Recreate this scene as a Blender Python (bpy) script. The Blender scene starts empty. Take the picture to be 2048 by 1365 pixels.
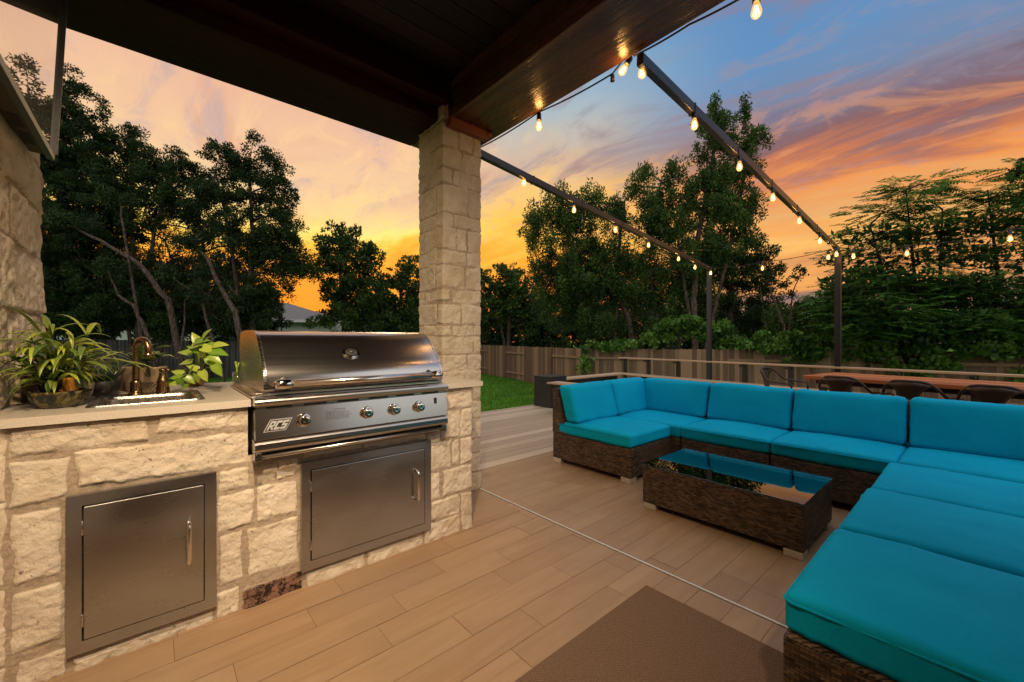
import bpy, math, random
import numpy as np
from mathutils import Vector
rng = np.random.default_rng(7); random.seed(7)
R = math.radians
sc = bpy.context.scene
COL = sc.collection
# ---------------------------------------------------------------- camera
YAW, F, H = R(48.84), 819.0, 1.15
cd = bpy.data.cameras.new('camera'); cam = bpy.data.objects.new('camera', cd); COL.objects.link(cam)
cd.sensor_width = 36; cd.lens = F / 2048 * 36; cd.clip_start = 0.02; cd.clip_end = 2000
cam.location = (0, 0, H); cam.rotation_euler = (R(90), 0, YAW - R(90)); sc.camera = cam
sc.view_settings.view_transform = 'Standard'; sc.view_settings.look = 'None'
sc.view_settings.exposure = 0.18; sc.view_settings.gamma = 1
try:
    sc.cycles.max_bounces = 8; sc.cycles.transparent_max_bounces = 16; sc.cycles.caustics_reflective = False; sc.cycles.caustics_refractive = False
    sc.cycles.sample_clamp_indirect = 4.0
except Exception: pass
FW = np.array([math.cos(YAW), math.sin(YAW), 0]); RT = np.array([math.sin(YAW), -math.cos(YAW), 0])
def W(px, py, d):            # survey helper: where a sighted point stands at a measured depth
    return np.array([0, 0, H]) + (FW + RT * (px - 1024) / F + np.array([0, 0, 1]) * (682.5 - py) / F) * d
def lin(c):
    return tuple((v/255/12.92 if v/255 <= .04045 else ((v/255+.055)/1.055)**2.4) for v in c)
# ---------------------------------------------------------------- world: dusk sky
w = bpy.data.worlds.new('World'); sc.world = w; w.use_nodes = True
NT = w.node_tree; NT.nodes.clear()
class G:
    def __init__(s, nt): s.nt = nt
    def n(s, t, **k):
        nd = s.nt.nodes.new(t)
        for a, b in k.items(): setattr(nd, a, b)
        return nd
    def l(s, a, b): s.nt.links.new(a, b)
    def set(s, sock, v):
        if isinstance(v, (int, float, tuple, list)):
            if sock.type == 'RGBA' and isinstance(v, (tuple, list)) and len(v) == 3: v = (*v, 1)
            sock.default_value = v
        else: s.l(v, sock)
    def m(s, op, a, b=0.0, c=None, clamp=False):
        nd = s.n('ShaderNodeMath', operation=op, use_clamp=clamp); s.set(nd.inputs[0], a); s.set(nd.inputs[1], b)
        if c is not None: s.set(nd.inputs[2], c)
        return nd.outputs[0]
    def vm(s, op, a, b):
        nd = s.n('ShaderNodeVectorMath', operation=op); s.set(nd.inputs[0], a); s.set(nd.inputs[1], b); return nd.outputs[0]
    def mix(s, f, a, b, mode='MIX'):
        nd = s.n('ShaderNodeMix', data_type='RGBA', blend_type=mode)
        s.set(nd.inputs[0], f); s.set(nd.inputs[6], a); s.set(nd.inputs[7], b); return nd.outputs[2]
    def ss(s, v, a, b, lo=0.0, hi=1.0):
        nd = s.n('ShaderNodeMapRange', interpolation_type='SMOOTHSTEP'); s.set(nd.inputs[0], v)
        nd.inputs[1].default_value = a; nd.inputs[2].default_value = b; nd.inputs[3].default_value = lo; nd.inputs[4].default_value = hi
        return nd.outputs[0]
    def noise(s, vec, scale, detail=3, rough=.5, dist=0.0):
        nd = s.n('ShaderNodeTexNoise'); s.set(nd.inputs['Vector'], vec); nd.inputs['Scale'].default_value = scale
        nd.inputs['Detail'].default_value = detail; nd.inputs['Roughness'].default_value = rough; nd.inputs['Distortion'].default_value = dist
        return nd.outputs[0]
    def ramp(s, f, stops):
        nd = s.n('ShaderNodeValToRGB'); s.set(nd.inputs[0], f); cr = nd.color_ramp
        while len(cr.elements) < len(stops): cr.elements.new(0.5)
        for e, (p, c) in zip(cr.elements, stops): e.position = p; e.color = (*c, 1)
        return nd.outputs[0]
    def comb(s, x, y, z):
        nd = s.n('ShaderNodeCombineXYZ'); s.set(nd.inputs[0], x); s.set(nd.inputs[1], y); s.set(nd.inputs[2], z); return nd.outputs[0]
    def sep(s, v):
        nd = s.n('ShaderNodeSeparateXYZ'); s.set(nd.inputs[0], v); return nd.outputs
g = G(NT)
tc = g.n('ShaderNodeTexCoord'); X, Y, Z = g.sep(tc.outputs['Generated'])
elev = g.m('MULTIPLY', g.m('ARCSINE', Z), 180/math.pi)
az = g.m('ARCTAN2', Y, X)
zz = g.m('ADD', g.m('MAXIMUM', Z, 0.0), 0.13)
pv = g.comb(g.m('DIVIDE', X, zz), g.m('DIVIDE', Y, zz), 0.0)
mp = g.n('ShaderNodeMapping'); g.l(pv, mp.inputs[0]); mp.inputs['Rotation'].default_value = (0, 0, R(25)); mp.inputs['Scale'].default_value = (1.0, 0.42, 1)
n1 = g.noise(mp.outputs[0], 1.05, 7, .58, .7)
n2 = g.noise(mp.outputs[0], 2.6, 7, .62, .9)
ep = g.m('ADD', elev, g.m('ADD', g.m('MULTIPLY', g.m('SUBTRACT', n1, .5), 13.0), g.m('MULTIPLY', g.m('SUBTRACT', n2, .5), 9.0)))
f = g.m('DIVIDE', ep, 60.0, clamp=True)
def st(L): return [(e/60.0, lin(c)) for e, c in L]
rL = g.ramp(f, st([(0,(225,120,30)),(6,(240,140,20)),(10,(252,160,20)),(12,(254,196,62)),(13.6,(255,224,118)),(15.5,(246,208,132)),(19,(234,192,146)),(26,(226,178,146)),(35,(224,166,136)),(46,(200,160,145)),(60,(150,165,185))]))
rM = g.ramp(f, st([(0,(205,110,50)),(7,(240,140,30)),(11,(250,160,25)),(14,(252,185,60)),(18,(240,190,110)),(22,(205,170,140)),(25,(188,178,165)),(29,(160,176,184)),(34,(130,165,190)),(40,(110,150,190)),(60,(90,130,180))]))
rR = g.ramp(f, st([(0,(110,95,105)),(4,(150,110,95)),(8,(225,150,80)),(11,(240,180,95)),(14,(222,164,98)),(16.5,(228,142,72)),(18.3,(190,112,75)),(20,(132,92,92)),(23,(118,100,116)),(26,(108,128,160)),(31,(92,135,180)),(60,(75,115,170))]))
wM = g.ss(az, 1.13, .80); wR = g.ss(az, .74, .30)
back = g.ss(g.m('ADD', g.m('MULTIPLY', X, FW[0]), g.m('MULTIPLY', Y, FW[1])), 0.15, -.45)
skyc = g.mix(wR, g.mix(wM, rL, rM), rR)
# mauve cloud bars in the blue, lit from below
cl = g.ss(n2, .50, .66)
cl = g.m('MULTIPLY', cl, g.ss(elev, 15, 22)); cl = g.m('MULTIPLY', cl, g.ss(elev, 44, 30)); cl = g.m('MULTIPLY', cl, .75)
skyc = g.mix(cl, skyc, g.mix(g.ss(az, 1.2, .6), lin((214,160,130)), lin((146,116,118))))
ob = g.m('MULTIPLY', g.ss(n1, .52, .68), g.m('MULTIPLY', g.ss(elev, 8, 12), g.ss(elev, 20, 15)))
skyc = g.mix(g.m('MULTIPLY', ob, .6), skyc, lin((245,150,50)))
n3 = g.noise(mp.outputs[0], 4.2, 8, .66, 1.2)
gy_ = g.m('MULTIPLY', g.m('MULTIPLY', g.ss(n3, .50, .66), g.ss(elev, 13, 20)), .55)
skyc = g.mix(gy_, skyc, g.mix(g.ss(az, 1.2, .7), lin((178,158,160)), lin((138,134,150))))
or_ = g.m('MULTIPLY', g.m('MULTIPLY', g.ss(n3, .47, .36), g.ss(elev, 12, 16)), g.m('MULTIPLY', g.ss(elev, 30, 22), .45))
skyc = g.mix(or_, skyc, g.mix(g.ss(az, .9, .4), lin((246,204,142)), lin((222,150,98))))
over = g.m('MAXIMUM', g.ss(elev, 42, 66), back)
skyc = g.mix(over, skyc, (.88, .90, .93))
ns = g.n('ShaderNodeTexSky', sky_type='NISHITA'); ns.sun_disc = False; ns.sun_elevation = R(1.0); ns.sun_rotation = R(90-66); ns.altitude = 200
skyc = g.mix(0.02, skyc, ns.outputs[0], 'ADD')
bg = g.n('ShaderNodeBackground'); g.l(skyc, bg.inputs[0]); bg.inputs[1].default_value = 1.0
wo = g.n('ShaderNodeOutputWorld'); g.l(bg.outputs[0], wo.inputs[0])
# the sun has just set: only a weak warm glow from its side
sd = bpy.data.lights.new('sun', 'SUN'); sd.energy = 0.5; sd.angle = R(12); sd.color = (1, .72, .42)
so = bpy.data.objects.new('sun', sd); COL.objects.link(so)
a = R(66); e = R(9); dv = Vector((math.cos(a)*math.cos(e), math.sin(a)*math.cos(e), math.sin(e)))
so.rotation_euler = dv.to_track_quat('Z', 'Y').to_euler()

# ---------------------------------------------------------------- mesh helpers
def hsh(i, j, k):
    n = (i*374761393 + j*668265263 + k*2147483647 + 1274126177) & 0xffffffff
    n = ((n ^ (n >> 13)) * 1274126177) & 0xffffffff
    return ((n ^ (n >> 16)) & 0xffff) / 65535.0
def vnoise(x, y, z=None, s=0):
    x = np.asarray(x, float); y = np.asarray(y, float); z = np.zeros_like(x) + (0.5 if z is None else z)
    xi = np.floor(x).astype(np.int64); yi = np.floor(y).astype(np.int64); zi = np.floor(z).astype(np.int64)
    u = x-xi; v = y-yi; t = z-zi; u = u*u*(3-2*u); v = v*v*(3-2*v); t = t*t*(3-2*t); r = 0
    for a in (0, 1):
        for b in (0, 1):
            for c in (0, 1):
                r = r + hsh(xi+a+s*57, yi+b+s*131, zi+c)*(u if a else 1-u)*(v if b else 1-v)*(t if c else 1-t)
    return r*2-1
def fbm(x, y, z=None, o=3, s=0):
    r = 0; a = 1; t = 0
    for k in range(o):
        r = r + a*vnoise(np.asarray(x)*2**k, np.asarray(y)*2**k, None if z is None else np.asarray(z)*2**k, s+k); t += a; a *= .5
    return r/t
class MB:
    def __init__(s): s.v = []; s.f = []; s.sm = []; s.n = 0; s.att = []
    def add(s, V, Fs, smooth=False, tint=0.5):
        V = np.asarray(V, float).reshape(-1, 3); s.v.append(V)
        for q in Fs: s.f.append(tuple(int(i)+s.n for i in q)); s.sm.append(smooth)
        s.att.append(np.full(len(V), tint) if np.isscalar(tint) else np.asarray(tint)); s.n += len(V); return s
    def quads(s, V, tint, smooth=False):     # V: (N,4,3)
        n = len(V); base = s.n; s.v.append(V.reshape(-1, 3)); s.att.append(np.repeat(tint, 4))
        idx = np.arange(n*4).reshape(n, 4)+base; s.f.extend(map(tuple, idx.tolist())); s.sm.extend([smooth]*n); s.n += n*4; return s
    def box(s, x0, x1, y0, y1, z0, z1, tint=0.5):
        V = [(x, y, z) for z in (z0, z1) for y in (y0, y1) for x in (x0, x1)]
        return s.add(V, [(0,2,3,1),(4,5,7,6),(0,1,5,4),(2,6,7,3),(0,4,6,2),(1,3,7,5)], False, tint)
    def obox(s, c, ax, ay, az, tint=.5):      # oriented box: centre and three half-axes
        c, ax, ay, az = map(np.array, (c, ax, ay, az))
        V = [c+i*ax+j*ay+k*az for k in (-1, 1) for j in (-1, 1) for i in (-1, 1)]
        return s.add(V, [(0,2,3,1),(4,5,7,6),(0,1,5,4),(2,6,7,3),(0,4,6,2),(1,3,7,5)], False, tint)
    def tube(s, path, r, n=8, cap=True, smooth=True, tint=.5, flat=1.0):
        P = np.array(path, float); m = len(P); r = np.full(m, r) if np.isscalar(r) else np.asarray(r)
        T = np.gradient(P, axis=0); T /= np.linalg.norm(T, axis=1)[:, None]+1e-12
        up = np.array([0, 0, 1.]) if abs(T[0][2]) < .9 else np.array([1., 0, 0])
        A = np.cross(T[0], up); A /= np.linalg.norm(A); V = []
        for i in range(m):
            A = A - T[i]*(A@T[i]); A /= np.linalg.norm(A)+1e-12; B = np.cross(T[i], A)
            for k in range(n):
                t = 2*math.pi*k/n; V.append(P[i]+r[i]*(math.cos(t)*A+flat*math.sin(t)*B))
        Fs = [(i*n+k, i*n+(k+1) % n, (i+1)*n+(k+1) % n, (i+1)*n+k) for i in range(m-1) for k in range(n)]
        if cap: Fs += [tuple(range(n))[::-1], tuple(range((m-1)*n, m*n))]
        return s.add(V, Fs, smooth, tint)
    def lathe(s, prof, c=(0, 0, 0), n=24, axis='z', smooth=True, tint=.5, rf=None):
        V = []
        for i, (r, h) in enumerate(prof):
            for k in range(n):
                t = 2*math.pi*k/n; q = r*(1 if rf is None else rf(t, i)); a, b = q*math.cos(t), q*math.sin(t)
                V.append({'z': (a, b, h), 'y': (a, h, -b), 'x': (h, a, b)}[axis])
        V = np.array(V)+np.array(c); m = len(prof)
        Fs = [(i*n+k, i*n+(k+1) % n, (i+1)*n+(k+1) % n, (i+1)*n+k) for i in range(m-1) for k in range(n)]
        Fs += [tuple(range(n))[::-1], tuple(range((m-1)*n, m*n))]
        return s.add(V, Fs, smooth, tint)
    def prism(s, poly, ax, a0, a1, smooth=False, tint=.5):   # poly in the other two axes
        m = len(poly); V = []
        for a in (a0, a1):
            for p in poly:
                V.append({'x': (a, p[0], p[1]), 'y': (p[0], a, p[1]), 'z': (p[0], p[1], a)}[ax])
        s.add(V, [(i, (i+1) % m, m+(i+1) % m, m+i) for i in range(m)], smooth, tint)
        return s.add(V, [tuple(range(m))[::-1], tuple(range(m, 2*m))], False, tint)
    def build(s, name, mat, parent=None, loc=None, bevel=0, seg=2, world=True):
        V = np.concatenate(s.v) if s.v else np.zeros((0, 3)); me = bpy.data.meshes.new(name)
        off = np.array(parent.location) if (parent is not None and world) else (np.array(loc) if loc is not None else np.zeros(3))
        if parent is not None and world and parent.get('_w') is not None: off = np.array(parent['_w'])
        me.from_pydata((V-off).tolist(), [], s.f); me.polygons.foreach_set('use_smooth', s.sm)
        at = me.attributes.new('tint', 'FLOAT', 'POINT'); at.data.foreach_set('value', np.concatenate(s.att).astype(np.float32))
        me.materials.append(mat); me.update(); o = bpy.data.objects.new(name, me); COL.objects.link(o)
        if parent is not None: o.parent = parent; (o.__setitem__('_w', tuple(off)) if world else None)
        elif loc is not None: o.location = loc
        if bevel:
            b = o.modifiers.new('bevel', 'BEVEL'); b.width = bevel; b.segments = seg; b.limit_method = 'ANGLE'; b.angle_limit = R(40)
        return o
def tag(o, label=None, cat=None, group=None, kind=None):
    for k, v in (('label', label), ('category', cat), ('group', group), ('kind', kind)):
        if v: o[k] = v
    return o
def thing(name, loc, label, cat, group=None, rz=0):
    o = bpy.data.objects.new(name, None); COL.objects.link(o); o.location = loc; o.rotation_euler = (0, 0, rz); o.empty_display_size = .1
    return tag(o, label, cat, group)
def copy_tree(o, parent=None):
    c = o.copy(); COL.objects.link(c)
    if parent is not None: c.parent = parent
    for ch in [q for q in bpy.data.objects if q.parent == o]: copy_tree(ch, c)
    return c
def cushion(mb, x0, x1, y0, y1, z0, z1, r=.03, crown=.012, n=22, wr=.003, seed=0, M=None, sink=0.0):
    h = np.array([(x1-x0)/2, (y1-y0)/2, (z1-z0)/2]); c = np.array([(x0+x1)/2, (y0+y1)/2, (z0+z1)/2])
    r = min(r, h.min()*.95); lin_ = np.sin(np.linspace(-1, 1, n)*math.pi/2)*.5+np.linspace(-1, 1, n)*.5
    def T(P):
        q = np.clip(P, -(h-r), h-r); d = P-q; L = np.linalg.norm(d, axis=-1, keepdims=True)+1e-9
        nn = d/L; p = q+r*nn; u = p/h
        k = (1-np.abs(u[..., 0])**3)*(1-np.abs(u[..., 1])**3)*(1-np.abs(u[..., 2])**3*0)
        thin = int(np.argmin(h)); o1, o2 = [i for i in range(3) if i != thin]
        kk = (1-np.abs(u[..., o1])**3)*(1-np.abs(u[..., o2])**3)
        p = p.copy(); p[..., thin] += crown*kk*np.sign(P[..., thin])*(np.abs(u[..., thin]) > .3)
        w_ = fbm((p[..., 0]+seed)*5, (p[..., 1]-seed)*5, p[..., 2]*5, 3, seed)*wr*2
        e_ = np.abs(u[..., o1])**6+np.abs(u[..., o2])**6
        w2 = vnoise((p[..., o1]+seed*3)*34, (p[..., o2])*34, p[..., thin]*8, seed+9)*wr*.8*np.clip(e_, 0, 1)
        return p+nn*(w_+w2)[..., None]
    for ax in range(3):
        o1, o2 = [(1, 2), (2, 0), (0, 1)][ax]
        for sg in (-1, 1):
            A, B = np.meshgrid(lin_, lin_, indexing='ij'); P = np.zeros((n, n, 3)); P[..., ax] = sg*h[ax]; P[..., o1] = A*h[o1]; P[..., o2] = B*h[o2]
            Q = T(P)+c
            if M is not None: Q = M(Q)
            idx = np.arange(n*n).reshape(n, n); Fs = []
            for i in range(n-1):
                for j in range(n-1):
                    q = (idx[i, j], idx[i+1, j], idx[i+1, j+1], idx[i, j+1]); Fs.append(q if sg > 0 else q[::-1])
            mb.add(Q.reshape(-1, 3), Fs, True)
def weld(o, d=.0004):
    m = o.modifiers.new('weld', 'WELD'); m.merge_threshold = d; return o

# ---------------------------------------------------------------- materials
MATS = {}
def mat(name, col=(.5, .5, .5), rough=.6, metal=0.0, spec=.5, build=None, **kw):
    if name in MATS: return MATS[name]
    m = bpy.data.materials.new(name); m.use_nodes = True; nt = m.node_tree; g = G(nt)
    p = nt.nodes['Principled BSDF']; p.inputs['Base Color'].default_value = (*col, 1); p.inputs['Roughness'].default_value = rough
    p.inputs['Metallic'].default_value = metal; p.inputs['Specular IOR Level'].default_value = spec
    for k, v in kw.items(): p.inputs[k.replace('_', ' ')].default_value = v
    if build: build(g, p, nt.nodes['Material Output'])
    MATS[name] = m; return m
def oc(g): return g.n('ShaderNodeTexCoord').outputs['Object']
def attr(g, n): a = g.n('ShaderNodeAttribute'); a.attribute_name = n; return a.outputs['Fac']
def bump(g, p, h, dist=.002, strength=1.0):
    b = g.n('ShaderNodeBump'); b.inputs['Distance'].default_value = dist; b.inputs['Strength'].default_value = strength
    g.set(b.inputs['Height'], h); g.l(b.outputs[0], p.inputs['Normal']); return b
def scaled(g, v, s):
    mp = g.n('ShaderNodeMapping'); g.l(v, mp.inputs[0]); mp.inputs['Scale'].default_value = s; return mp.outputs[0]
def B_stone(base, mort, warm):
    def f(g, p, o):
        c = oc(g); msk = attr(g, 'mask'); tone = attr(g, 'tone'); red = attr(g, 'red')
        n = g.noise(c, 9, 5, .6); n_ = g.noise(c, 45, 4, .65); n3 = g.noise(c, 3.1, 3, .5)
        sc_ = g.mix(g.ss(n, .3, .75), base, warm); sc_ = g.mix(g.m('MULTIPLY', tone, .35), sc_, tuple(v*.72 for v in base))
        sc_ = g.mix(g.m('MULTIPLY', g.ss(n_, .58, .75), .35), sc_, (.36, .26, .16))
        sc_ = g.mix(g.m('MULTIPLY', g.ss(n3, .52, .66), .4), sc_, (.46, .33, .19)); sc_ = g.mix(g.m('MULTIPLY', g.ss(g.noise(c, 5.5, 6, .7, 1.2), .56, .68), .45), sc_, (.40, .36, .30))
        rd = g.mix(g.ss(g.noise(c, 38, 5, .7, .8), .42, .56), (.03, .018, .013), (.24, .135, .09))
        sc_ = g.mix(red, sc_, rd)
        pits = g.ss(g.noise(c, 48, 3, .6), .66, .72); sc_ = g.mix(g.m('MULTIPLY', pits, .8), sc_, (.12, .07, .035))
        mc = g.mix(g.ss(n_, .3, .7), mort, tuple(v*.72 for v in mort))
        mixm = g.ss(g.m('ADD', msk, g.m('MULTIPLY', g.m('SUBTRACT', n_, .5), .5)), .32, .6)
        g.l(g.mix(mixm, mc, sc_), p.inputs['Base Color'])
        hh = g.m('ADD', g.m('MULTIPLY', g.noise(c, 60, 6, .7), .6), g.m('MULTIPLY', n_, .6)); bump(g, p, hh, .009, 1.0)
    return f
M_stone = mat('limestone', rough=.9, spec=.15, build=B_stone((.71, .625, .50), (.44, .35, .255), (.60, .50, .37)))
M_stone2 = mat('column_limestone', rough=.9, spec=.15, build=B_stone((.68, .58, .435), (.46, .36, .25), (.56, .46, .33)))
def B_quartz(g, p, o):
    c = oc(g); g.l(g.mix(g.ss(g.noise(c, 160, 3, .6), .4, .7), (.60, .54, .45), (.52, .46, .38)), p.inputs['Base Color'])
M_quartz = mat('quartz', rough=.22, build=B_quartz)
def B_steel(sc_=(2, 300, 300), rlo=.18, rhi=.34, bd=.0002, dk=1.0):
    def f(g, p, o):
        c = oc(g); n = g.noise(scaled(g, c, sc_), 1.0, 3, .6); g.l(g.ss(n, .3, .7, rlo, rhi), p.inputs['Roughness'])
        big = g.noise(c, 3, 2, .5); g.l(g.mix(big, tuple(v*dk for v in (.50, .47, .44)), tuple(v*dk for v in (.62, .585, .55))), p.inputs['Base Color']); bump(g, p, n, bd, .4)
    return f
M_steel = mat('brushed_steel', metal=1, build=B_steel(), Anisotropic=.6, Anisotropic_Rotation=.0)
M_hood = mat('hood_steel', metal=1, build=B_steel((.8, 300, 300), .19, .225, .00002))
def B_door(g, p, o):
    c = oc(g); a_ = g.noise(scaled(g, c, (.6, 420, 420)), 1.0, 2, .5); b_ = g.noise(scaled(g, c, (1.0, 1, 2.2)), 1.9, 2, .45, .3)
    g.l(g.m('ADD', g.m('MULTIPLY', a_, .05), g.ss(b_, .3, .7, .20, .32)), p.inputs['Roughness']); g.l(g.mix(g.ss(b_, .3, .7), (.40, .41, .415), (.50, .505, .505)), p.inputs['Base Color'])
M_door = mat('door_steel', metal=1, build=B_door)
M_chrome = mat('chrome', (.75, .73, .7), .08, 1)
M_dark = mat('black_gap', (.012, .010, .009), .7)
M_bronze = mat('bronze', (.30, .195, .105), .24, 1)
M_blackpl = mat('black_plastic', (.015, .015, .016), .45)
def B_powder(g, p, o):
    c = oc(g); bump(g, p, g.noise(c, 400, 2, .5), .0006, .5)
M_pmetal = mat('pergola_metal', (.007, .0055, .005), .3, 0, .6, build=B_powder)
M_chair = mat('chair_metal', (.045, .028, .02), .35, .5, .6, build=B_powder)
M_tank = mat('tank_cover', (.012, .013, .014), .5, build=B_powder)
def B_wood(a, b, ax=0, sc_=6, bd=.002, r=(.3, .5)):
    def f(g, p, o):
        c = oc(g); s = [40, 40, 40]; s[ax] = 1.6; n = g.noise(scaled(g, c, tuple(s)), .35*sc_/6, 5, .6, .6); n2 = g.noise(scaled(g, c, tuple(s)), 1.6, 4, .6)
        t = attr(g, 'tint'); v = g.m('ADD', g.m('MULTIPLY', n, .75), g.m('MULTIPLY', g.m('SUBTRACT', t, .5), .7))
        g.l(g.mix(g.ss(v, .2, .65), a, b), p.inputs['Base Color']); g.l(g.ss(n2, .3, .7, *r), p.inputs['Roughness'])
        bump(g, p, g.m('ADD', n, g.m('MULTIPLY', n2, .5)), bd, .7)
    return f
M_beam = mat('stained_beam_lit', spec=.5, build=B_wood((.035, .013, .004), (.15, .064, .020), 1, 5, .006, (.2, .34)))  # base colour raised to stand in for sky and lamp reflections on this beam
M_beamx = mat('stained_beam_dark', spec=.15, build=B_wood((.016, .0026, .0016), (.034, .006, .003), 0, 5, .003, (.5, .65)))  # darker copy of the beam timber, green cut to offset bounce from grass
M_trim = mat('stained_trim', (.20, .05, .016), .5)
M_ceil = mat('ceiling_board', (.012, .006, .003), .6)
M_table = mat('cedar_table', build=B_wood((.36, .10, .025), (.60, .20, .05), 1, 6, .001, (.35, .5)))
M_deck = mat('composite_deck', build=B_wood((.36, .27, .18), (.50, .39, .27), 0, 6, .001, (.5, .65)))
M_rail = mat('composite_rail', build=B_wood((.40, .27, .16), (.55, .39, .24), 1, 6, .001, (.5, .65)))
M_fence = mat('cedar_fence', build=B_wood((.13, .070, .036), (.29, .165, .088), 2, 6, .003, (.7, .9)))
M_fenceg = mat('weathered_fence', build=B_wood((.05, .04, .036), (.10, .082, .075), 2, 6, .003, (.7, .9)))
def B_tile(g, p, o):
    c = oc(g); t = attr(g, 'tint')
    off = g.vm('ADD', scaled(g, c, (1.1, 9, 1)), g.comb(g.m('MULTIPLY', t, 37.0), g.m('MULTIPLY', t, 91.0), 0.0))
    n = g.noise(off, 1.4, 6, .6, .8); n2 = g.noise(c, 1.7, 3, .5); n3 = g.noise(scaled(g, c, (6, 60, 1)), 1.5, 4, .6)
    v = g.m('ADD', g.m('MULTIPLY', n, .6), g.m('ADD', g.m('MULTIPLY', g.m('SUBTRACT', t, .5), .16), g.m('MULTIPLY', n3, .3)))
    cc = g.mix(g.ss(v, .28, .70), (.295, .182, .098), (.385, .252, .143)); cc = g.mix(g.m('MULTIPLY', g.ss(n2, .45, .65), .3), cc, (.27, .19, .125))
    g.l(cc, p.inputs['Base Color']); g.l(g.ss(n3, .3, .7, .34, .5), p.inputs['Roughness']); bump(g, p, n3, .0008, .5)
M_tile = mat('wood_look_tile', spec=.4, build=B_tile)
M_grout = mat('grout', (.15, .095, .055), .9)
def B_rug(g, p, o):
    c = oc(g); wv = g.n('ShaderNodeTexWave'); wv.wave_type = 'BANDS'; wv.bands_direction = 'DIAGONAL'; g.l(c, wv.inputs[0]); wv.inputs['Scale'].default_value = 55; wv.inputs['Distortion'].default_value = 2.5; wv.inputs['Detail'].default_value = 2; wv.inputs['Detail Scale'].default_value = 3
    n = g.noise(c, 210, 3, .6); v = g.m('ADD', g.m('MULTIPLY', wv.outputs[1], .16), g.m('MULTIPLY', n, .84))
    g.l(g.mix(g.ss(v, .3, .7), (.115, .070, .044), (.21, .132, .085)), p.inputs['Base Color']); bump(g, p, v, .003, .9)
M_rug = mat('rug', rough=.95, spec=.1, build=B_rug)
def B_rattan(g, p, o):
    c = oc(g); x, y, z = g.sep(c); u = g.comb(g.m('ADD', x, y), g.m('ADD', z, g.m('MULTIPLY', g.m('ABSOLUTE', g.m('SUBTRACT', g.m('FRACT', g.m('DIVIDE', g.m('ADD', x, y), .024)), .5)), .002)), 0.0)
    bk = g.n('ShaderNodeTexBrick'); g.l(u, bk.inputs['Vector']); bk.offset = .5
    for k, v in (('Scale', 1.0), ('Mortar Size', .0011), ('Mortar Smooth', .6), ('Brick Width', .024), ('Row Height', .0090), ('Bias', 0.0)): bk.inputs[k].default_value = v
    bk.inputs['Color1'].default_value = (.028, .017, .010, 1); bk.inputs['Color2'].default_value = (.20, .125, .07, 1); bk.inputs['Mortar'].default_value = (.004, .0025, .0018, 1)
    n = g.noise(scaled(g, c, (1, 1, 4)), 9, 3, .6); cc = g.mix(g.ss(n, .35, .7), bk.outputs[0], (.018, .010, .006)); cc = g.mix(.6, bk.outputs[0], cc)
    g.l(cc, p.inputs['Base Color'])
    hx = g.m('SINE', g.m('MULTIPLY', g.m('ADD', x, y), 2*math.pi/.024)); hz = g.m('COSINE', g.m('MULTIPLY', g.m('FLOOR', g.m('DIVIDE', z, .0090)), math.pi))
    h = g.m('ADD', g.m('MULTIPLY', g.m('SUBTRACT', 1.0, bk.outputs[1]), 1.0), g.m('MULTIPLY', g.m('MULTIPLY', hx, hz), .5)); bump(g, p, h, .004, 1.0)
M_rattan = mat('woven_rattan', rough=.42, spec=.4, build=B_rattan)
def B_cloth(col, col2):
    def f(g, p, o):
        c = oc(g); n = g.noise(c, 2.5, 3, .5); g.l(g.mix(g.ss(n, .35, .65), col, col2), p.inputs['Base Color'])
        wv = g.noise(c, 700, 2, .5); fo = g.noise(scaled(g, c, (1, 1.8, 1)), 4.5, 4, .55, .8); bump(g, p, g.m('ADD', g.m('MULTIPLY', wv, .02), g.m('MULTIPLY', fo, 1.0)), .012, .55)
    return f
M_teal = mat('turquoise_canvas', rough=.8, spec=.1, build=B_cloth((.0, .345, .56), (.0, .385, .60)))
M_foot = mat('silver_foot', (.62, .58, .52), .35, .6)
def B_glass(g, p, o):
    gl = g.n('ShaderNodeBsdfGlossy'); gl.inputs['Roughness'].default_value = .0; gl.inputs['Color'].default_value = (.8, .95, .93, 1)
    tr = g.n('ShaderNodeBsdfTransparent'); tr.inputs[0].default_value = (.80, .90, .87, 1)
    fr = g.n('ShaderNodeFresnel'); fr.inputs[0].default_value = 1.6; mx = g.n('ShaderNodeMixShader'); g.l(g.m('ADD', fr.outputs[0], .07, clamp=True), mx.inputs[0]); g.l(tr.outputs[0], mx.inputs[1]); g.l(gl.outputs[0], mx.inputs[2]); g.l(mx.outputs[0], o.inputs[0])
M_glass = mat('tinted_glass', build=B_glass)
def B_tv(g, p, o):
    gl = g.n('ShaderNodeBsdfGlossy'); gl.inputs['Roughness'].default_value = .012; gl.inputs['Color'].default_value = (.95, .93, .93, 1)
    lw = g.n('ShaderNodeLayerWeight'); lw.inputs[0].default_value = .5; mx = g.n('ShaderNodeMixShader'); g.l(g.m('ADD', g.m('POWER', lw.outputs['Facing'], 1.1), .03, clamp=True), mx.inputs[0]); g.l(p.outputs[0], mx.inputs[1]); g.l(gl.outputs[0], mx.inputs[2]); g.l(mx.outputs[0], o.inputs[0])
M_screen = mat('tv_glass', (.006, .006, .008), .3, build=B_tv)
M_bezel = mat('tv_bezel', (.04, .06, .065), .4, 0)
M_tvbody = mat('tv_body', (.05, .028, .016), .5)
def B_grass(g, p, o):
    c = oc(g); n = g.noise(c, .9, 4, .6); n2 = g.noise(c, 14, 4, .7)
    g.l(g.mix(g.ss(g.m('ADD', g.m('MULTIPLY', n, .6), g.m('MULTIPLY', n2, .4)), .35, .62), (.03, .095, .008), (.085, .21, .015)), p.inputs['Base Color']); bump(g, p, n2, .05, 1)
M_grass = mat('grass', rough=.9, spec=.1, build=B_grass)
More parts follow.
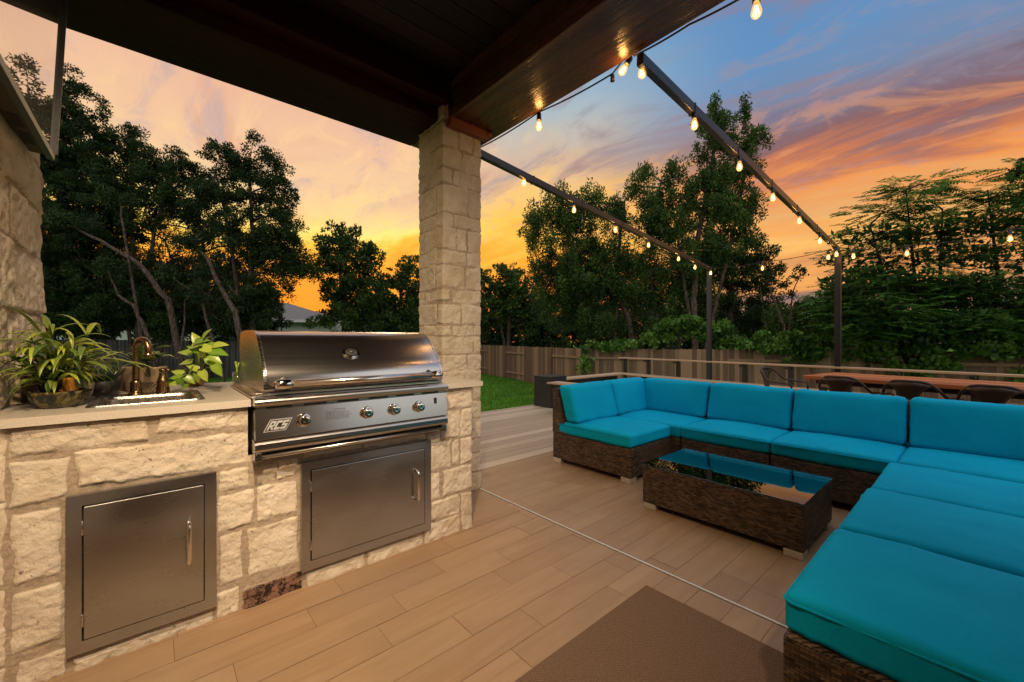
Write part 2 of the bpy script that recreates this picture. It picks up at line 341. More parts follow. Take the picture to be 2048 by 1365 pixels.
def B_leaf(a, b, tr=.3):
    def f(g, p, o):
        t = attr(g, 'tint'); col = g.mix(t, a, b); g.l(col, p.inputs['Base Color'])
        tn = g.n('ShaderNodeBsdfTranslucent'); g.l(col, tn.inputs[0]); mx = g.n('ShaderNodeMixShader'); mx.inputs[0].default_value = tr
        g.l(p.outputs[0], mx.inputs[1]); g.l(tn.outputs[0], mx.inputs[2]); g.l(mx.outputs[0], o.inputs[0])
    return f
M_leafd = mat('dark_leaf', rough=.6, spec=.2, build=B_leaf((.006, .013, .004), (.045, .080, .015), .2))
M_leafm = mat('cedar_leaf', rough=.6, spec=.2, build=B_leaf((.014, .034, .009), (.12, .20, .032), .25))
M_leafs = mat('sumac_leaf', rough=.5, spec=.3, build=B_leaf((.03, .085, .018), (.22, .42, .08), .35))
M_leafv = mat('vine_leaf', rough=.5, spec=.3, build=B_leaf((.025, .08, .012), (.17, .31, .045), .3))
M_leafy = mat('strappy_leaf', rough=.35, spec=.5, build=B_leaf((.06, .14, .03), (.46, .52, .07), .35))
M_leafp = mat('pothos_leaf', rough=.3, spec=.5, build=B_leaf((.10, .28, .02), (.50, .62, .09), .35))
M_leafk = mat('succulent_leaf', rough=.35, spec=.5, build=B_leaf((.012, .03, .02), (.05, .10, .05), .1))
def B_bark(g, p, o):
    c = oc(g); n = g.noise(scaled(g, c, (8, 8, 1.2)), 3, 5, .65, .5); g.l(g.mix(g.ss(n, .35, .65), (.03, .02, .015), (.16, .11, .08)), p.inputs['Base Color']); bump(g, p, n, .04, 1)
M_bark = mat('bark', rough=.95, spec=.1, build=B_bark)
M_barkd = mat('dark_bark', (.03, .02, .014), .95, spec=.1)
# ---------------------------------------------------------------- ground, patio, deck
GZ = -0.85
MB().add([(-400,-400,GZ),(500,-400,GZ),(500,500,GZ),(-400,500,GZ)], [(0,1,2,3)]).build('ground', M_grass)['kind'] = 'structure'
mb = MB(); mb.box(-3, 5.0, -3.4, 2.93, GZ-.05, -.0035); o = mb.build('patio_base', M_grout); o['kind'] = 'structure'
mb = MB(); W_, L_ = .15, .597; known = {10: 1.406, 9: 1.274, 8: 1.535, 7: 1.183, 6: 1.600, 11: 1.687, 5: 1.36, 12: 1.25, 4: 1.75, 3: 1.5}
XS = 1.914
def plank(x0, x1, y0, y1):
    gp = .0009; t = rng.random(); z = rng.normal(0, .0003)
    mb.add([(x0+gp,y0+gp,z),(x1-gp,y0+gp,z),(x1-gp,y1-gp,z),(x0+gp,y1-gp,z)], [(0,1,2,3)], False, t)
for r_ in range(-22, 20):
    y0 = .102+r_*W_-.0; y0 = r_*W_+.104; y1 = y0+W_
    if y0 > 2.92: break
    y1 = min(y1, 2.931)
    x = known.get(r_, 1.0+rng.random()*L_)
    while x > -3: x -= L_
    while x < XS-.012:
        xe = min(x+L_, XS-.012); plank(x, xe, y0, y1); x = x+L_
    x = XS+.012+rng.random()*L_-L_
    while x < 5.0:
        plank(max(x, XS+.012), min(x+L_, 5.0), y0, y1) if x+L_ > XS+.02 else None; x += L_
o = mb.build('patio', M_tile); o['kind'] = 'structure'
tag(MB().box(XS-.006, XS+.006, -3.3, 2.6, -.003, .004).build('floor_strip', mat('floor_strip', (.66, .62, .56), .35, .3), bevel=.002), 'thin pale metal track strip set into the patio tiles', 'floor strip')
mb = MB(); y = 2.93; k = 0
while y < 5.2:
    mb.box(.4, 8.0, y+.003, y+.137, -.03, .004, rng.random()); y += .14
for xx in np.arange(5.0, 8.0, .14): mb.box(xx+.003, xx+.137, -3.4, 2.928, -.03, .003, rng.random())
o = mb.build('deck', M_deck); o['kind'] = 'structure'
mb = MB(); mb.box(.42, 7.98, 2.95, 5.16, GZ, -.035); mb.box(5.02, 7.98, -3.4, 2.94, GZ, -.035)
o = mb.build('deck_base', mat('deck_skirt', (.12, .08, .05), .8)); o['kind'] = 'structure'
# short grass on the strip of lawn that is seen
mb = MB(); N = 42000
gx = rng.uniform(4.5, 17, N); gy = rng.uniform(6, 25, N)
rel = (gx*RT[0]+gy*RT[1])/(gx*FW[0]+gy*FW[1]); kx = (rel > -.12) & (rel < .14); gx, gy = gx[kx], gy[kx]; N = len(gx)
an = rng.uniform(0, 6.28, N); hh = rng.uniform(.03, .08, N); ww = .012
P0 = np.stack([gx, gy, np.full(N, GZ)], 1); D = np.stack([np.cos(an), np.sin(an), 0*an], 1); T_ = P0+np.stack([rng.normal(0, .02, N), rng.normal(0, .02, N), hh], 1)
mb.quads(np.stack([P0-D*ww, P0+D*ww, T_+D*.002, T_-D*.002], 1), rng.random(N))
tag(mb.build('lawn_grass', mat('grass_blade', rough=.7, spec=.1, build=B_leaf((.04, .11, .01), (.12, .25, .02), .3))), 'short mown green grass of the yard below the deck', 'grass', kind='stuff')
MB().box(-.9, 1.735, -2.5, 1.03, .001, .009).build('rug', M_rug, bevel=.003)
tag(bpy.data.objects['rug'], 'flat woven brown outdoor rug lying on the patio tiles', 'rug')
# ---------------------------------------------------------------- stonework
def stone_sheet(path, nrm, us, z0, z1, rects, res=.006, amp=.016, red=None, closed=False, cut=None, seed=0, rough=.006, flat=.0):
    """path: function u -> xy, nrm: u -> normal; rects in (u,z)"""
    vs = np.arange(z0, z1+res*.5, res); U, V = np.meshgrid(us, vs, indexing='ij')
    wu = U+fbm(U*14, V*14, None, 3, seed)*.009+vnoise(U*55, V*55, None, seed+3)*.0042; wv = V+fbm(U*14, V*14, None, 3, seed+11)*.008+vnoise(U*55, V*55, None, seed+5)*.0042
    best = np.full(U.shape, -1.0); idx = np.zeros(U.shape, int)
    for i, (a, b, c, d) in enumerate(rects):
        s = np.minimum(np.minimum(wu-a, b-wu), np.minimum(wv-c, d-wv)); m = s > best; best[m] = s[m]; idx[m] = i
    rr = np.random.default_rng(seed+5); tone = rr.random(len(rects)+1)[idx]; tx = rr.normal(0, .03, len(rects)+1)[idx]; ty = rr.normal(0, .03, len(rects)+1)[idx]; lift = rr.uniform(-.3, .3, len(rects)+1)[idx]
    thr = np.clip(fbm(U*9, V*9, None, 2, seed+21), -.3, 1)*.014; s = best-thr-np.abs(vnoise(U*26, V*26, None, seed+81))*.005
    mask = np.clip((s+.003)/.006, 0, 1); pr_ = np.clip(s/.009, 0, 1)**.5
    c0 = np.array([(a+b)/2 for a, b, _, _ in rects]+[0])[idx]; c1 = np.array([(c+d)/2 for _, _, c, d in rects]+[0])[idx]
    face = fbm(U*16+idx*3.1, V*16, None, 3, seed+31)*rough+np.abs(vnoise(U*30+idx, V*22-U*9, None, seed+41))*rough*1.1-np.abs(vnoise(U*13-V*6+idx, V*17, None, seed+43))*rough*1.2+fbm(U*80, V*80, None, 3, seed+51)*.0022-np.abs(vnoise(U*38+V*12, V*45, None, seed+71))*.0035
    h = pr_*mask*(amp*.5*(.8+lift)+(U-c0)*tx+(V-c1)*ty+face)+(1-mask)*fbm(U*40, V*40, None, 3, seed+61)*.0015
    XY = np.array([path(u) for u in us]); NN = np.array([nrm(u) for u in us])
    P = np.zeros(U.shape+(3,)); P[..., :2] = XY[:, None, :]+NN[:, None, :]*h[..., None]; P[..., 2] = V
    nu, nv = U.shape; I = np.arange(nu*nv).reshape(nu, nv)
    if closed: I = np.vstack([I, I[:1]]); nu += 1
    Q = np.stack([I[:-1, :-1], I[1:, :-1], I[1:, 1:], I[:-1, 1:]], -1).reshape(-1, 4)
    if cut is not None:
        uc = U.reshape(-1)[Q[:, 0]]; vc = V.reshape(-1)[Q[:, 0]]; Q = Q[~((uc > cut[0]) & (uc < cut[1]) & (vc > cut[2]))]
    rd = (idx == red)*np.clip(.5+best/.012, 0, 1) if red is not None else idx*0.0
    return P.reshape(-1, 3), Q, mask.reshape(-1), tone.reshape(-1), rd.reshape(-1)
def stone_obj(name, data, m, parent, extra=None):
    P, Q, mask, tone, rd = data; off = np.array(parent.location) if parent else np.zeros(3)
    me = bpy.data.meshes.new(name); n0 = len(P); V = P-off; Fs = Q.tolist()
    me.from_pydata(V.tolist(), [], Fs); me.polygons.foreach_set('use_smooth', [True]*len(Fs))
    for nm, d in (('mask', mask), ('tone', tone), ('red', rd)):
        me.attributes.new(nm, 'FLOAT', 'POINT').data.foreach_set('value', d.astype(np.float32))
    me.materials.append(m); me.update(); o = bpy.data.objects.new(name, me); COL.objects.link(o)
    if parent: o.parent = parent
    return o
# --- house wall on the left (faces +X) with a returned end
wall = thing('house_wall', (-.42, 2.0, 0), 'cream limestone house wall on the left behind the counter plants', 'wall')
Y0, Y1, rad = .6, 3.085, .03
def wp(u):
    y = Y0+u
    if y < Y1-rad: return (-.42, y)
    t = (y-(Y1-rad))/rad
    if t < 1.57: return (-.42-rad+rad*math.cos(t), Y1-rad+rad*math.sin(t))
    return (-.42-rad-(y-(Y1-rad)-rad*1.57), Y1)
def wn(u):
    y = Y0+u; t = min(max((y-(Y1-rad))/rad, 0), 1.57); return (math.cos(t), math.sin(t))
rects = []; rr = random.Random(5); z = -.02
while z < 3.05:
    hgt = rr.choice([.17, .22, .28, .34]); u = -rr.random()*.3
    while u < 3.2:
        wd = rr.choice([.2, .28, .4, .5]); 
        if hgt > .27 and rr.random() < .4:
            rects += [(u+.006, u+wd-.006, z+.006, z+hgt*.5-.006), (u+.006, u+wd-.006, z+hgt*.5+.006, z+hgt-.006)]
        else: rects.append((u+.006, u+wd-.006, z+.006, z+hgt-.006))
        u += wd
    z += hgt
stone_obj('stone_face', stone_sheet(wp, wn, np.arange(0, 3.0, .008), -.0, 3.05, rects, .008, .016, seed=3, rough=.008), M_stone, wall)
q = MB(); q.box(-3.2, -.44, -3.4, 3.04, 0, 3.045); q.build('wall_core', mat('wall_core', (.42, .32, .2), .9), wall)
rw = thing('added_rear_wall', (.8, -3.4, 0), 'plain warm stucco house wall added unseen behind the viewpoint for the steel to reflect', 'wall')  # unseen wall added behind the camera, its length set by the steel's reflections
q = MB(); q.box(-.43, 2.35, -3.6, -3.42, 0, 3.045); q.build('wall_panel', mat('stucco', (.36, .26, .16), .9), rw); q = MB(); q.box(.3, 1.3, -3.418, -3.40, .01, 2.1); q.build('glass_door', M_screen, rw)
# --- counter
ctr = thing('kitchen_counter', (.55, 2.5, 0), 'limestone outdoor kitchen counter with quartz top holding grill and sink', 'counter')
st_r = [(-0.351,-0.011,0.772,0.859),(0.012,0.309,0.79,0.863),(-0.205,0.31,0.629,0.759),(-0.35,-0.221,0.609,0.747),(-0.348,-0.236,0.343,0.58),(-0.353,-0.236,0.123,0.326),(-0.343,-0.227,-.01,0.095),(0.203,0.308,0.520,0.604),(0.203,0.324,0.359,0.505),(0.205,0.286,0.136,0.341),(0.305,0.5,0.128,0.339),(0.198,0.268,0.0,0.105),(-0.212,0.186,-0.03,0.046),(0.332,0.415,0.564,0.60),(0.427,0.498,0.573,0.61),(0.336,0.405,0.526,0.553),(0.417,0.490,0.526,0.562),(0.339,0.497,0.36,0.512),(0.284,0.523,-.02,0.086),(0.536,0.819,-.02,0.066),(0.827,1.146,-.02,0.066),(1.19,1.328,0.405,0.558),(1.344,1.385,0.412,0.555),(1.405,1.56,0.405,0.555),(1.278,1.51,0.235,0.39),(1.193,1.262,0.235,0.39),(1.20,1.395,0.115,0.222),(1.41,1.56,-.02,0.222),(1.155,1.395,-.02,0.1),(1.301,1.53,0.745,0.9),(1.265,1.395,0.575,0.735),(1.405,1.55,0.57,0.735),(1.178,1.258,0.569,0.61),(.52,.80,.598,.66),(.81,1.16,.598,.66)]
st_r += [(-.5,-.365,.63,.87),(-.5,-.365,.36,.62),(-.5,-.365,.1,.345),(-.5,-.365,-.02,.09)]
L0 = 1.49+.42; rad2 = .02
def cp(u):
    x = -.42+u
    if u < L0-rad2: return (x, 2.08)
    t = (u-(L0-rad2))/rad2
    if t < 1.57: return (1.49-rad2+rad2*math.sin(t), 2.08+rad2-rad2*math.cos(t))
    return (1.49, 2.08+rad2+(u-(L0-rad2)-rad2*1.57))
def cn(u): t = min(max((u-(L0-rad2))/rad2, 0), 1.57); return (math.sin(t), -math.cos(t))
rc = [(a+.42, b+.42, c, d) for a, b, c, d in st_r]; z = 0
while z < .87:
    hh_ = rr.choice([.12, .17, .22]); u = L0+.07
    while u < 2.9: wd = rr.choice([.16, .24, .3]); rc.append((u+.005, u+wd-.005, z+.005, z+hh_-.005)); u += wd
    z += hh_
stone_obj('stone_base', stone_sheet(cp, cn, np.arange(0, 2.79, .0045), 0, .871, rc, .0045, .015, red=18, cut=(.30+.42, 1.262+.42, .655), seed=9, rough=.0048), M_stone, ctr)
mb = MB(); mb.box(-.42, .30, 2.10, 2.96, .0, .86); mb.box(.30, 1.27, 2.10, 2.96, 0, .62); mb.box(1.27, 1.47, 2.10, 2.96, 0, .86); mb.box(.30, 1.27, 2.70, 2.96, .62, .86)
mb.build('core', mat('counter_core', (.30, .22, .14), .95), ctr)
mb = MB(); z0, z1 = .87, .90
for b in ((-.435,.312,2.05,2.10),(-.435,-.19,2.10,3.03),(.165,.312,2.10,3.03),(-.19,.165,2.10,2.19),(-.19,.165,2.60,3.03),(.312,1.265,2.70,3.03),(1.265,1.55,2.05,3.03)): mb.box(*b, z0, z1)
o = mb.build('countertop', M_quartz, ctr); m_ = weld(o, .0005)
def rod(mb, pts, r, n=10, k=4):   # rounded polyline
    P = [np.array(p, float) for p in pts]; out = [P[0]]
    for i in range(1, len(P)-1):
        a, b, c = P[i-1], P[i], P[i+1]; d = min(r*2.2, np.linalg.norm(b-a)*.45, np.linalg.norm(c-b)*.45); p = b+(a-b)/np.linalg.norm(a-b)*d; q = b+(c-b)/np.linalg.norm(c-b)*d
        for t in np.linspace(0, 1, k+1): out.append((1-t)**2*p+2*t*(1-t)*b+t*t*q)
    out.append(P[-1]); mb.tube(out, r, n); return mb
def access_door(x0, x1, z0, z1, hx, lab):
    fw = .038; yf = 2.052; fr = MB()
    for b in ((x0,x1,z1-fw,z1),(x0,x1,z0,z0+fw+.004),(x0,x0+fw,z0+fw+.004,z1-fw),(x1-fw,x1,z0+fw+.004,z1-fw)): fr.box(b[0],b[1],yf,2.085,b[2],b[3])
    f_ = fr.build('door_frame', M_door, ctr); weld(f_)
    bk = MB(); bk.box(x0+fw-.002, x1-fw+.002, 2.075, 2.086, z0+fw, z1-fw+.002); bk.build('door_recess', M_dark, f_)
    d = MB(); d.box(x0+fw+.005, x1-fw-.004, yf-.004, 2.072, z0+fw+.008, z1-fw-.004); dd = d.build('door', M_door, ctr, bevel=.002); tag(dd, lab)
    h = MB(); zt = (z0+z1)/2+.10; rod(h, [(hx,yf-.002,zt),(hx,2.012,zt),(hx,2.012,zt-.155),(hx,yf-.002,zt-.155)], .0085, 14); h.build('handle', M_chrome, dd)
    for zc in (z1-.115, z0+.115):
        q = MB(); q.lathe([(.0045, -.022), (.0045, .022)], (x0+fw+.001, yf-.005, zc), 10); q.build('hinge', M_steel, dd, bevel=.001)
access_door(-.227, .192, .066, .615, .102, 'square brushed steel access door under the sink')
access_door(.510, 1.183, .084, .588, 1.085, 'wide brushed steel access door under the grill')
# --- stone column
colm = thing('stone_column', (1.745, 2.74, 0), 'square rough limestone column holding up the porch roof corner', 'column')
x0, x1, y0, y1 = 1.573, 1.912, 2.560, 2.905; rad3 = .012
sides = [((x0,y1),(x0,y0),(-1,0)),((x0,y0),(x1,y0),(0,-1)),((x1,y0),(x1,y1),(1,0)),((x1,y1),(x0,y1),(0,1))]
ulist = []; tot = 0; marks = [0]
for a_, b_, n_ in sides:
    L = math.dist(a_, b_); marks.append(marks[-1]+L)
def kp(u):
    u %= marks[4]
    for i in range(4):
        if u <= marks[i+1]: break
    a_, b_, n_ = sides[i]; t = (u-marks[i])/(marks[i+1]-marks[i]); return np.array(a_)*(1-t)+np.array(b_)*t
def kn(u):
    u %= marks[4]; r = np.zeros(2)
    for i in range(4):
        c = (marks[i]+marks[i+1])/2; L = (marks[i+1]-marks[i])/2; d = min(abs(u-c), marks[4]-abs(u-c)); wgt = min(max((L+.012-d)/.024, 0), 1); r += wgt*np.array(sides[i][2])
    return r/np.linalg.norm(r)
rects = []; zs = [0, .14, .29, .40, .56, .70, .80, .93, 1.05, 1.19, 1.27, 1.43, 1.535, 1.71, 1.82, 1.99, 2.09, 2.30, 2.42, 2.57, 2.75, 2.90, 3.06]; rr = random.Random(11)
for i in range(len(zs)-1):
    a_, b_ = zs[i], zs[i+1]; cuts = []
    for s_ in range(4):
        L = marks[s_+1]-marks[s_]; k = rr.choice([1, 1, 2, 2]) if s_ < 2 else 2
        c_ = sorted(rr.uniform(.2, .8) for _ in range(k)); 
        c_ = [c for j, c in enumerate(c_) if j == 0 or c-c_[j-1] > .16]; cuts += [marks[s_]+c*L for c in c_]
    for j in range(len(cuts)):
        p, q = cuts[j], cuts[(j+1) % len(cuts)]
        if j == len(cuts)-1: rects += [(p+.004, marks[4]+.1, a_+.004, b_-.004), (-.1, q-.004, a_+.004, b_-.004)]
        else: rects.append((p+.004, q-.004, a_+.004, b_-.004))
us = np.arange(0, marks[4]-.002, .0055)
stone_obj('stone_face', stone_sheet(kp, kn, us, 0, 3.05, rects, .0055, .011, closed=True, seed=14, rough=.0065), M_stone2, colm)
# ---------------------------------------------------------------- porch roof
roof = thing('porch_roof', (0, 0, 3.05), 'dark stained timber porch roof with heavy edge beams overhead', 'roof')
MB().box(-3.2, 1.61, 2.62, 3.12, 2.77, 3.05).build('beam', M_beamx, roof, bevel=.006)
MB().box(1.615, 2.05, -3.2, 3.12, 2.77, 3.05).build('beam', M_beam, roof, bevel=.006)
MB().box(-3.2, 1.60, 2.50, 2.615, 2.86, 3.045).build('inner_trim', M_beamx, roof, bevel=.004)
q = MB(); q.box(-3.2, 2.35, -3.6, 3.40, 3.066, 3.16)
for k in range(48): q.box(-3.2, 2.35, -3.6+k*.146, -3.6+k*.146+.140, 3.052, 3.0655, rng.random())
q.build('ceiling', mat('ceiling_boards', spec=.3, build=B_wood((.010, .005, .003), (.022, .011, .006), 0, 5, .002, (.5, .65))), roof)
mb = MB(); mb.box(1.605, 1.945, 2.50, 2.556, 2.705, 2.768); mb.box(1.925, 1.985, 2.50, 2.60, 2.735, 2.766); mb.build('column_trim', M_trim, roof, bevel=.003)
can = None
M_lampface = mat('lit_lamp_face', build=lambda g, p, o: (lambda e: (e.inputs[0].__setattr__('default_value', (1, .72, .38, 1)), e.inputs[1].__setattr__('default_value', 14.0), g.l(e.outputs[0], o.inputs[0])))(g.n('ShaderNodeEmission')))
def ceiling_can(x, y, power, lab, aim=None):
    t = thing('ceiling_light', (x, y, 3.05), lab, 'ceiling light', 'recessed lights in the porch ceiling')
    MB().lathe([(.085, -.002), (.085, -.012), (.065, -.014), (.065, -.002)], (x, y, 3.05), 28).build('trim_ring', M_trim, t)
    MB().lathe([(.062, -.004), (.062, -.008)], (x, y, 3.05), 28).build('lamp_face', M_lampface, t)
    ld = bpy.data.lights.new('ceiling_light_lamp', 'AREA'); ld.shape = 'DISK'; ld.size = .13; ld.energy = power; ld.color = (1, .76, .50); ld.spread = R(128)
    lo = bpy.data.objects.new('lamp', ld); COL.objects.link(lo); lo.parent = t; lo.location = (0, 0, -.018)
    if aim: ld.spread = R(84); lo.rotation_euler = (Vector((x, y, 3.03))-Vector(aim)).to_track_quat('Z', 'Y').to_euler(); lo.location = (0, 0, -.05)
ceiling_can(.05, .40, 17, 'warm recessed ceiling light above the sink side of the porch', (.62, 2.15, .55))
ceiling_can(-.15, -.60, 17, 'warm recessed ceiling light in the middle of the porch behind the viewpoint', (.5, 2.1, .35))
ceiling_can(-.9, -2.3, 16, 'warm recessed ceiling light near the house door')
# --- television on the wall
tv = thing('television', (-.36, 2.0, 2.2), 'large flat television mounted high on the stone wall under the roof', 'television')
tilt = R(2.5)
def tvp(P):   # local: x out of screen, y along, z up from bottom edge
    P = np.array(P, float); x = P[:, 0]*math.cos(tilt)+P[:, 2]*math.sin(tilt); z = P[:, 2]*math.cos(tilt)-P[:, 0]*math.sin(tilt)
    return np.stack([x-.34, P[:, 1], z+1.972], 1)
def tvbox(x0, x1, y0, y1, z0, z1):
    m = MB(); m.box(x0, x1, y0, y1, z0, z1); m.v[0] = tvp(m.v[0]); return m
tvbox(-.004, 0, 1.30, 2.735, .016, .83).build('screen', M_screen, tv)
m1 = tvbox(-.02, .003, 1.29, 2.742, -.012, .016); m1.build('bottom_bezel', M_bezel, tv, bevel=.002)
tvbox(-.022, .0125, 2.7355, 2.7415, .0165, .835).build('side_bezel', M_blackpl, tv)
bd = tvbox(-.068, -.0205, 1.29, 2.70, -.008, .80).build('housing', M_tvbody, tv, bevel=.006)
m1 = MB(); 
for y_ in (2.28, 2.46): m1.box(-.06, -.03, y_, y_+.13, -.0095, -.0083)
m1.v = [tvp(v) for v in m1.v]; m1.build('vent', M_dark, bd)
mb = MB(); mb.box(-.42, -.39, 1.9, 2.3, 2.2, 2.5); mb.build('wall_bracket', M_blackpl, tv)
# ---------------------------------------------------------------- grill
def py_(z): return 1.985+(z-.733)*.104
gr = thing('built_in_grill', (.783, 2.35, .9), 'stainless steel built-in gas grill with closed hood set in the counter', 'grill')
gx0, gx1 = .316, 1.252
mb = MB(); mb.box(.325, 1.245, 2.06, 2.69, .66, .9); mb.build('firebox', M_dark, gr)
mb = MB(); mb.box(.314, 1.263, 2.06, 2.70, .901, .910); mb.box(.328, 1.25, 2.045, 2.69, .9105, .924); mb.build('top_flange', M_steel, gr, bevel=.002)
# hood shell
prof = [(2.030,.926),(2.016,.934),(2.013,.95),(2.014,.985),(2.022,1.012),(2.045,1.045),(2.085,1.088),(2.13,1.133),(2.165,1.163),(2.195,1.183),(2.225,1.194),(2.27,1.200),(2.40,1.203),(2.58,1.202),(2.63,1.192),(2.655,1.165),(2.66,1.12),(2.66,.926)]
def sm(poly, k=2):
    P = [np.array(p) for p in poly]
    for _ in range(k):
        Q = [P[0]]
        for a_, b_ in zip(P[:-1], P[1:]): Q += [a_*.75+b_*.25, a_*.25+b_*.75]
        P = Q+[P[-1]]
    return [tuple(p) for p in P]
pf = sm(prof, 2); m = len(pf); hx0, hx1 = .352, 1.236
mb = MB(); rows = []
xs = [hx0+.010, hx0+.012, hx1-.012, hx1-.010]
xs = [hx0+.012, hx1-.012]
V = [(x, p[0], p[1]) for x in xs for p in pf]
mb.add(V, [(i, m+i, m+i+1, i+1) for i in range(m-1)], True)
hood = mb.build('hood', M_hood, gr)
def capside(xa, xb, sg):
    q = MB(); c = np.array([2.36, .98]); out = [tuple(c+(np.array(p)-c)*1.006) for p in pf]
    q.prism(out, 'x', xa, xb); return q
capside(hx0, hx0+.0125, -1).build('side_panel', M_steel, hood, bevel=.002); capside(hx1-.0125, hx1, 1).build('side_panel', M_steel, hood, bevel=.002)
q = MB(); q.tube([(.44, 1.952, .966), (1.14, 1.952, .966)], .0155, 18); hd = q.build('handle_bar', mat('polished_bar', (.86, .84, .80), .22, 1), hood)
for sx, xc in ((-1, .425), (1, 1.155)):
    q = MB(); q.lathe([(.004,-.042),(.016,-.039),(.022,-.026),(.024,0),(.021,.016),(.0185,.026)][::1], (xc, 1.955, .966), 18, 'x') if sx < 0 else q.lathe([(.0185,-.026),(.021,-.016),(.024,0),(.022,.026),(.016,.039),(.004,.042)], (xc, 1.955, .966), 18, 'x')
    q.lathe([(.015, 1.962), (.016, 1.99), (.024, 2.012), (.026, 2.018)], (xc-.008*sx, 0, .966), 18, 'y'); q.build('handle_post', M_chrome, hd)
# thermometer, on the slope
tc_ = np.array([.745, 2.083, 1.088]); nn = np.array([0, -.72, .69]); uu = np.array([1., 0, 0]); vv = np.cross(nn, uu)*-1
def disc(mb, r, h0, h1, n=32, cx=0, cy=0, sy=.8):
    V = []
    for h in (h0, h1):
        for k in range(n): t = 2*math.pi*k/n; V.append(tc_+uu*(r*math.cos(t)+cx)+vv*(r*sy*math.sin(t)+cy)+nn*h)
    mb.add(V, [(k, (k+1) % n, n+(k+1) % n, n+k) for k in range(n)]+[tuple(range(n, 2*n))], False)
q = MB(); disc(q, .041, -.004, .004); disc(q, .035, .004, .009); th = q.build('thermometer', M_chrome, hood)
q = MB(); disc(q, .030, .009, .0100); tf = q.build('dial_face', M_dark, th)
q = MB()
for k in range(9):
    t = math.pi*(.05+.9*k/8); c = tc_+uu*.020*math.cos(t)+vv*.016*math.sin(t)+nn*.0104; q.obox(c, uu*.0011, vv*.0011, nn*.0003)
q.obox(tc_-vv*.004+nn*.0104, uu*.005, vv*.0015, nn*.0003); q.build('dial_marks', M_foot, th)
# lips and panel
def lip(zc0, zc1, y_, name, bulge=.010):
    pr = [(2.055, zc0), (y_+.012, zc0), (y_+.003, zc0+.006), (y_, zc0+.014), (y_, zc1-.014), (y_+.003, zc1-.006), (y_+.012, zc1), (2.055, zc1)]
    q = MB(); q.prism(pr, 'x', gx0, gx1); return q.build(name, M_steel, gr, bevel=.0015)
lip(.872, .908, 1.978, 'upper_lip')
q = MB(); q.prism([(2.055, .733), (1.985, .733), (1.998, .858), (2.055, .858)], 'x', gx0+.002, gx1-.002); pan = q.build('control_panel', M_hood, gr, bevel=.0015)
q = MB(); q.box(gx0+.01, gx1-.01, 2.003, 2.05, .8585, .8715); q.build('vent_slot', M_steel, gr)
for k in range(6): q = MB(); q.box(.36+k*.148, .36+k*.148+.098, 2.000, 2.004, .861, .8685); q.build('vent_opening', M_dark, gr)
lip(.678, .728, 1.984, 'lower_lip')
q = MB(); q.box(gx0+.006, gx1-.006, 2.01, 2.055, .7285, .7325); q.build('panel_gap', M_steel, gr)
q = MB(); q.box(.345, 1.215, 2.02, 2.058, .640, .6775); q.build('tray_recess', M_dark, gr)
q = MB(); q.tube([(.345, 2.01, .655), (1.222, 2.01, .655)], .010, 12); q.build('drip_tray', M_steel, gr)
for xa in (gx0+.001, 1.222): q = MB(); q.box(xa, xa+.028, 1.995, 2.05, .640, .677); b_ = q.build('tray_bracket', M_steel, gr, bevel=.0015); q = MB(); q.lathe([(.003, 1.9935), (.003, 1.997)], (xa+.014, 0, .664), 8, 'y'); q.build('screw', M_dark, b_)
for xk in (.503, .789, .932, 1.072):
    zk, yk = .797, 1.9925
    q = MB(); q.lathe([(.031, .004), (.031, -.003), (.029, -.006), (.024, -.006)], (xk, yk, zk), 28, 'y'); kb = q.build('knob_bezel', M_chrome, pan)
    q = MB(); q.lathe([(.019, 0), (.0195, -.012), (.023, -.026), (.0225, -.032), (.019, -.034), (.006, -.0325), (.001, -.032)], (xk, yk, zk), 28, 'y'); q.build('knob', M_chrome, kb)
q = MB(); q.box(1.170, 1.184, py_(.803)-.004, 2.0, .803, .835); q.build('switch', M_blackpl, pan, bevel=.002)
# maker's plate: slanted parallelogram with blocky letters
M_plate = mat('plate_silver', (.72, .70, .66), .35, .6)
def PL(u, v, y): z = .764+v*.050; return (.346+u*.086+v*.027, y-1.9935+py_(z)-.0012, z)
def pp(mb, poly, y0, y1):
    m = len(poly); V = [PL(*p, y0) for p in poly]+[PL(*p, y1) for p in poly]
    mb.add(V, [tuple(range(m)), ]+[(i, (i+1) % m, m+(i+1) % m, m+i) for i in range(m)])
yb = 1.9935
q = MB(); pp(q, [(0,0),(1,0),(1,1),(0,1)], yb-.001, yb+.004); lg = q.build('logo_plate', M_plate, pan)
q = MB(); pp(q, [(.035,.06),(.965,.06),(.965,.94),(.035,.94)], yb-.0016, yb-.0012); q.build('logo_field', M_dark, lg)
q = MB(); t_ = .17
def LP(polys):
    for p in polys: pp(q, p, yb-.0022, yb-.0017)
a0 = .085; LP([[(a0,.14),(a0+.085,.14),(a0+.085,.86),(a0,.86)], [(a0+.085,.70),(a0+.26,.70),(a0+.26,.86),(a0+.085,.86)], [(a0+.18,.40),(a0+.26,.46),(a0+.26,.70),(a0+.18,.70)], [(a0+.085,.38),(a0+.18,.38),(a0+.18,.54),(a0+.085,.54)], [(a0+.12,.38),(a0+.19,.14),(a0+.28,.14),(a0+.205,.38)]])
a0 = .375; LP([[(a0,.14),(a0+.09,.14),(a0+.09,.86),(a0,.86)], [(a0+.09,.68),(a0+.26,.68),(a0+.26,.86),(a0+.09,.86)], [(a0+.09,.14),(a0+.26,.14),(a0+.26,.32),(a0+.09,.32)]])
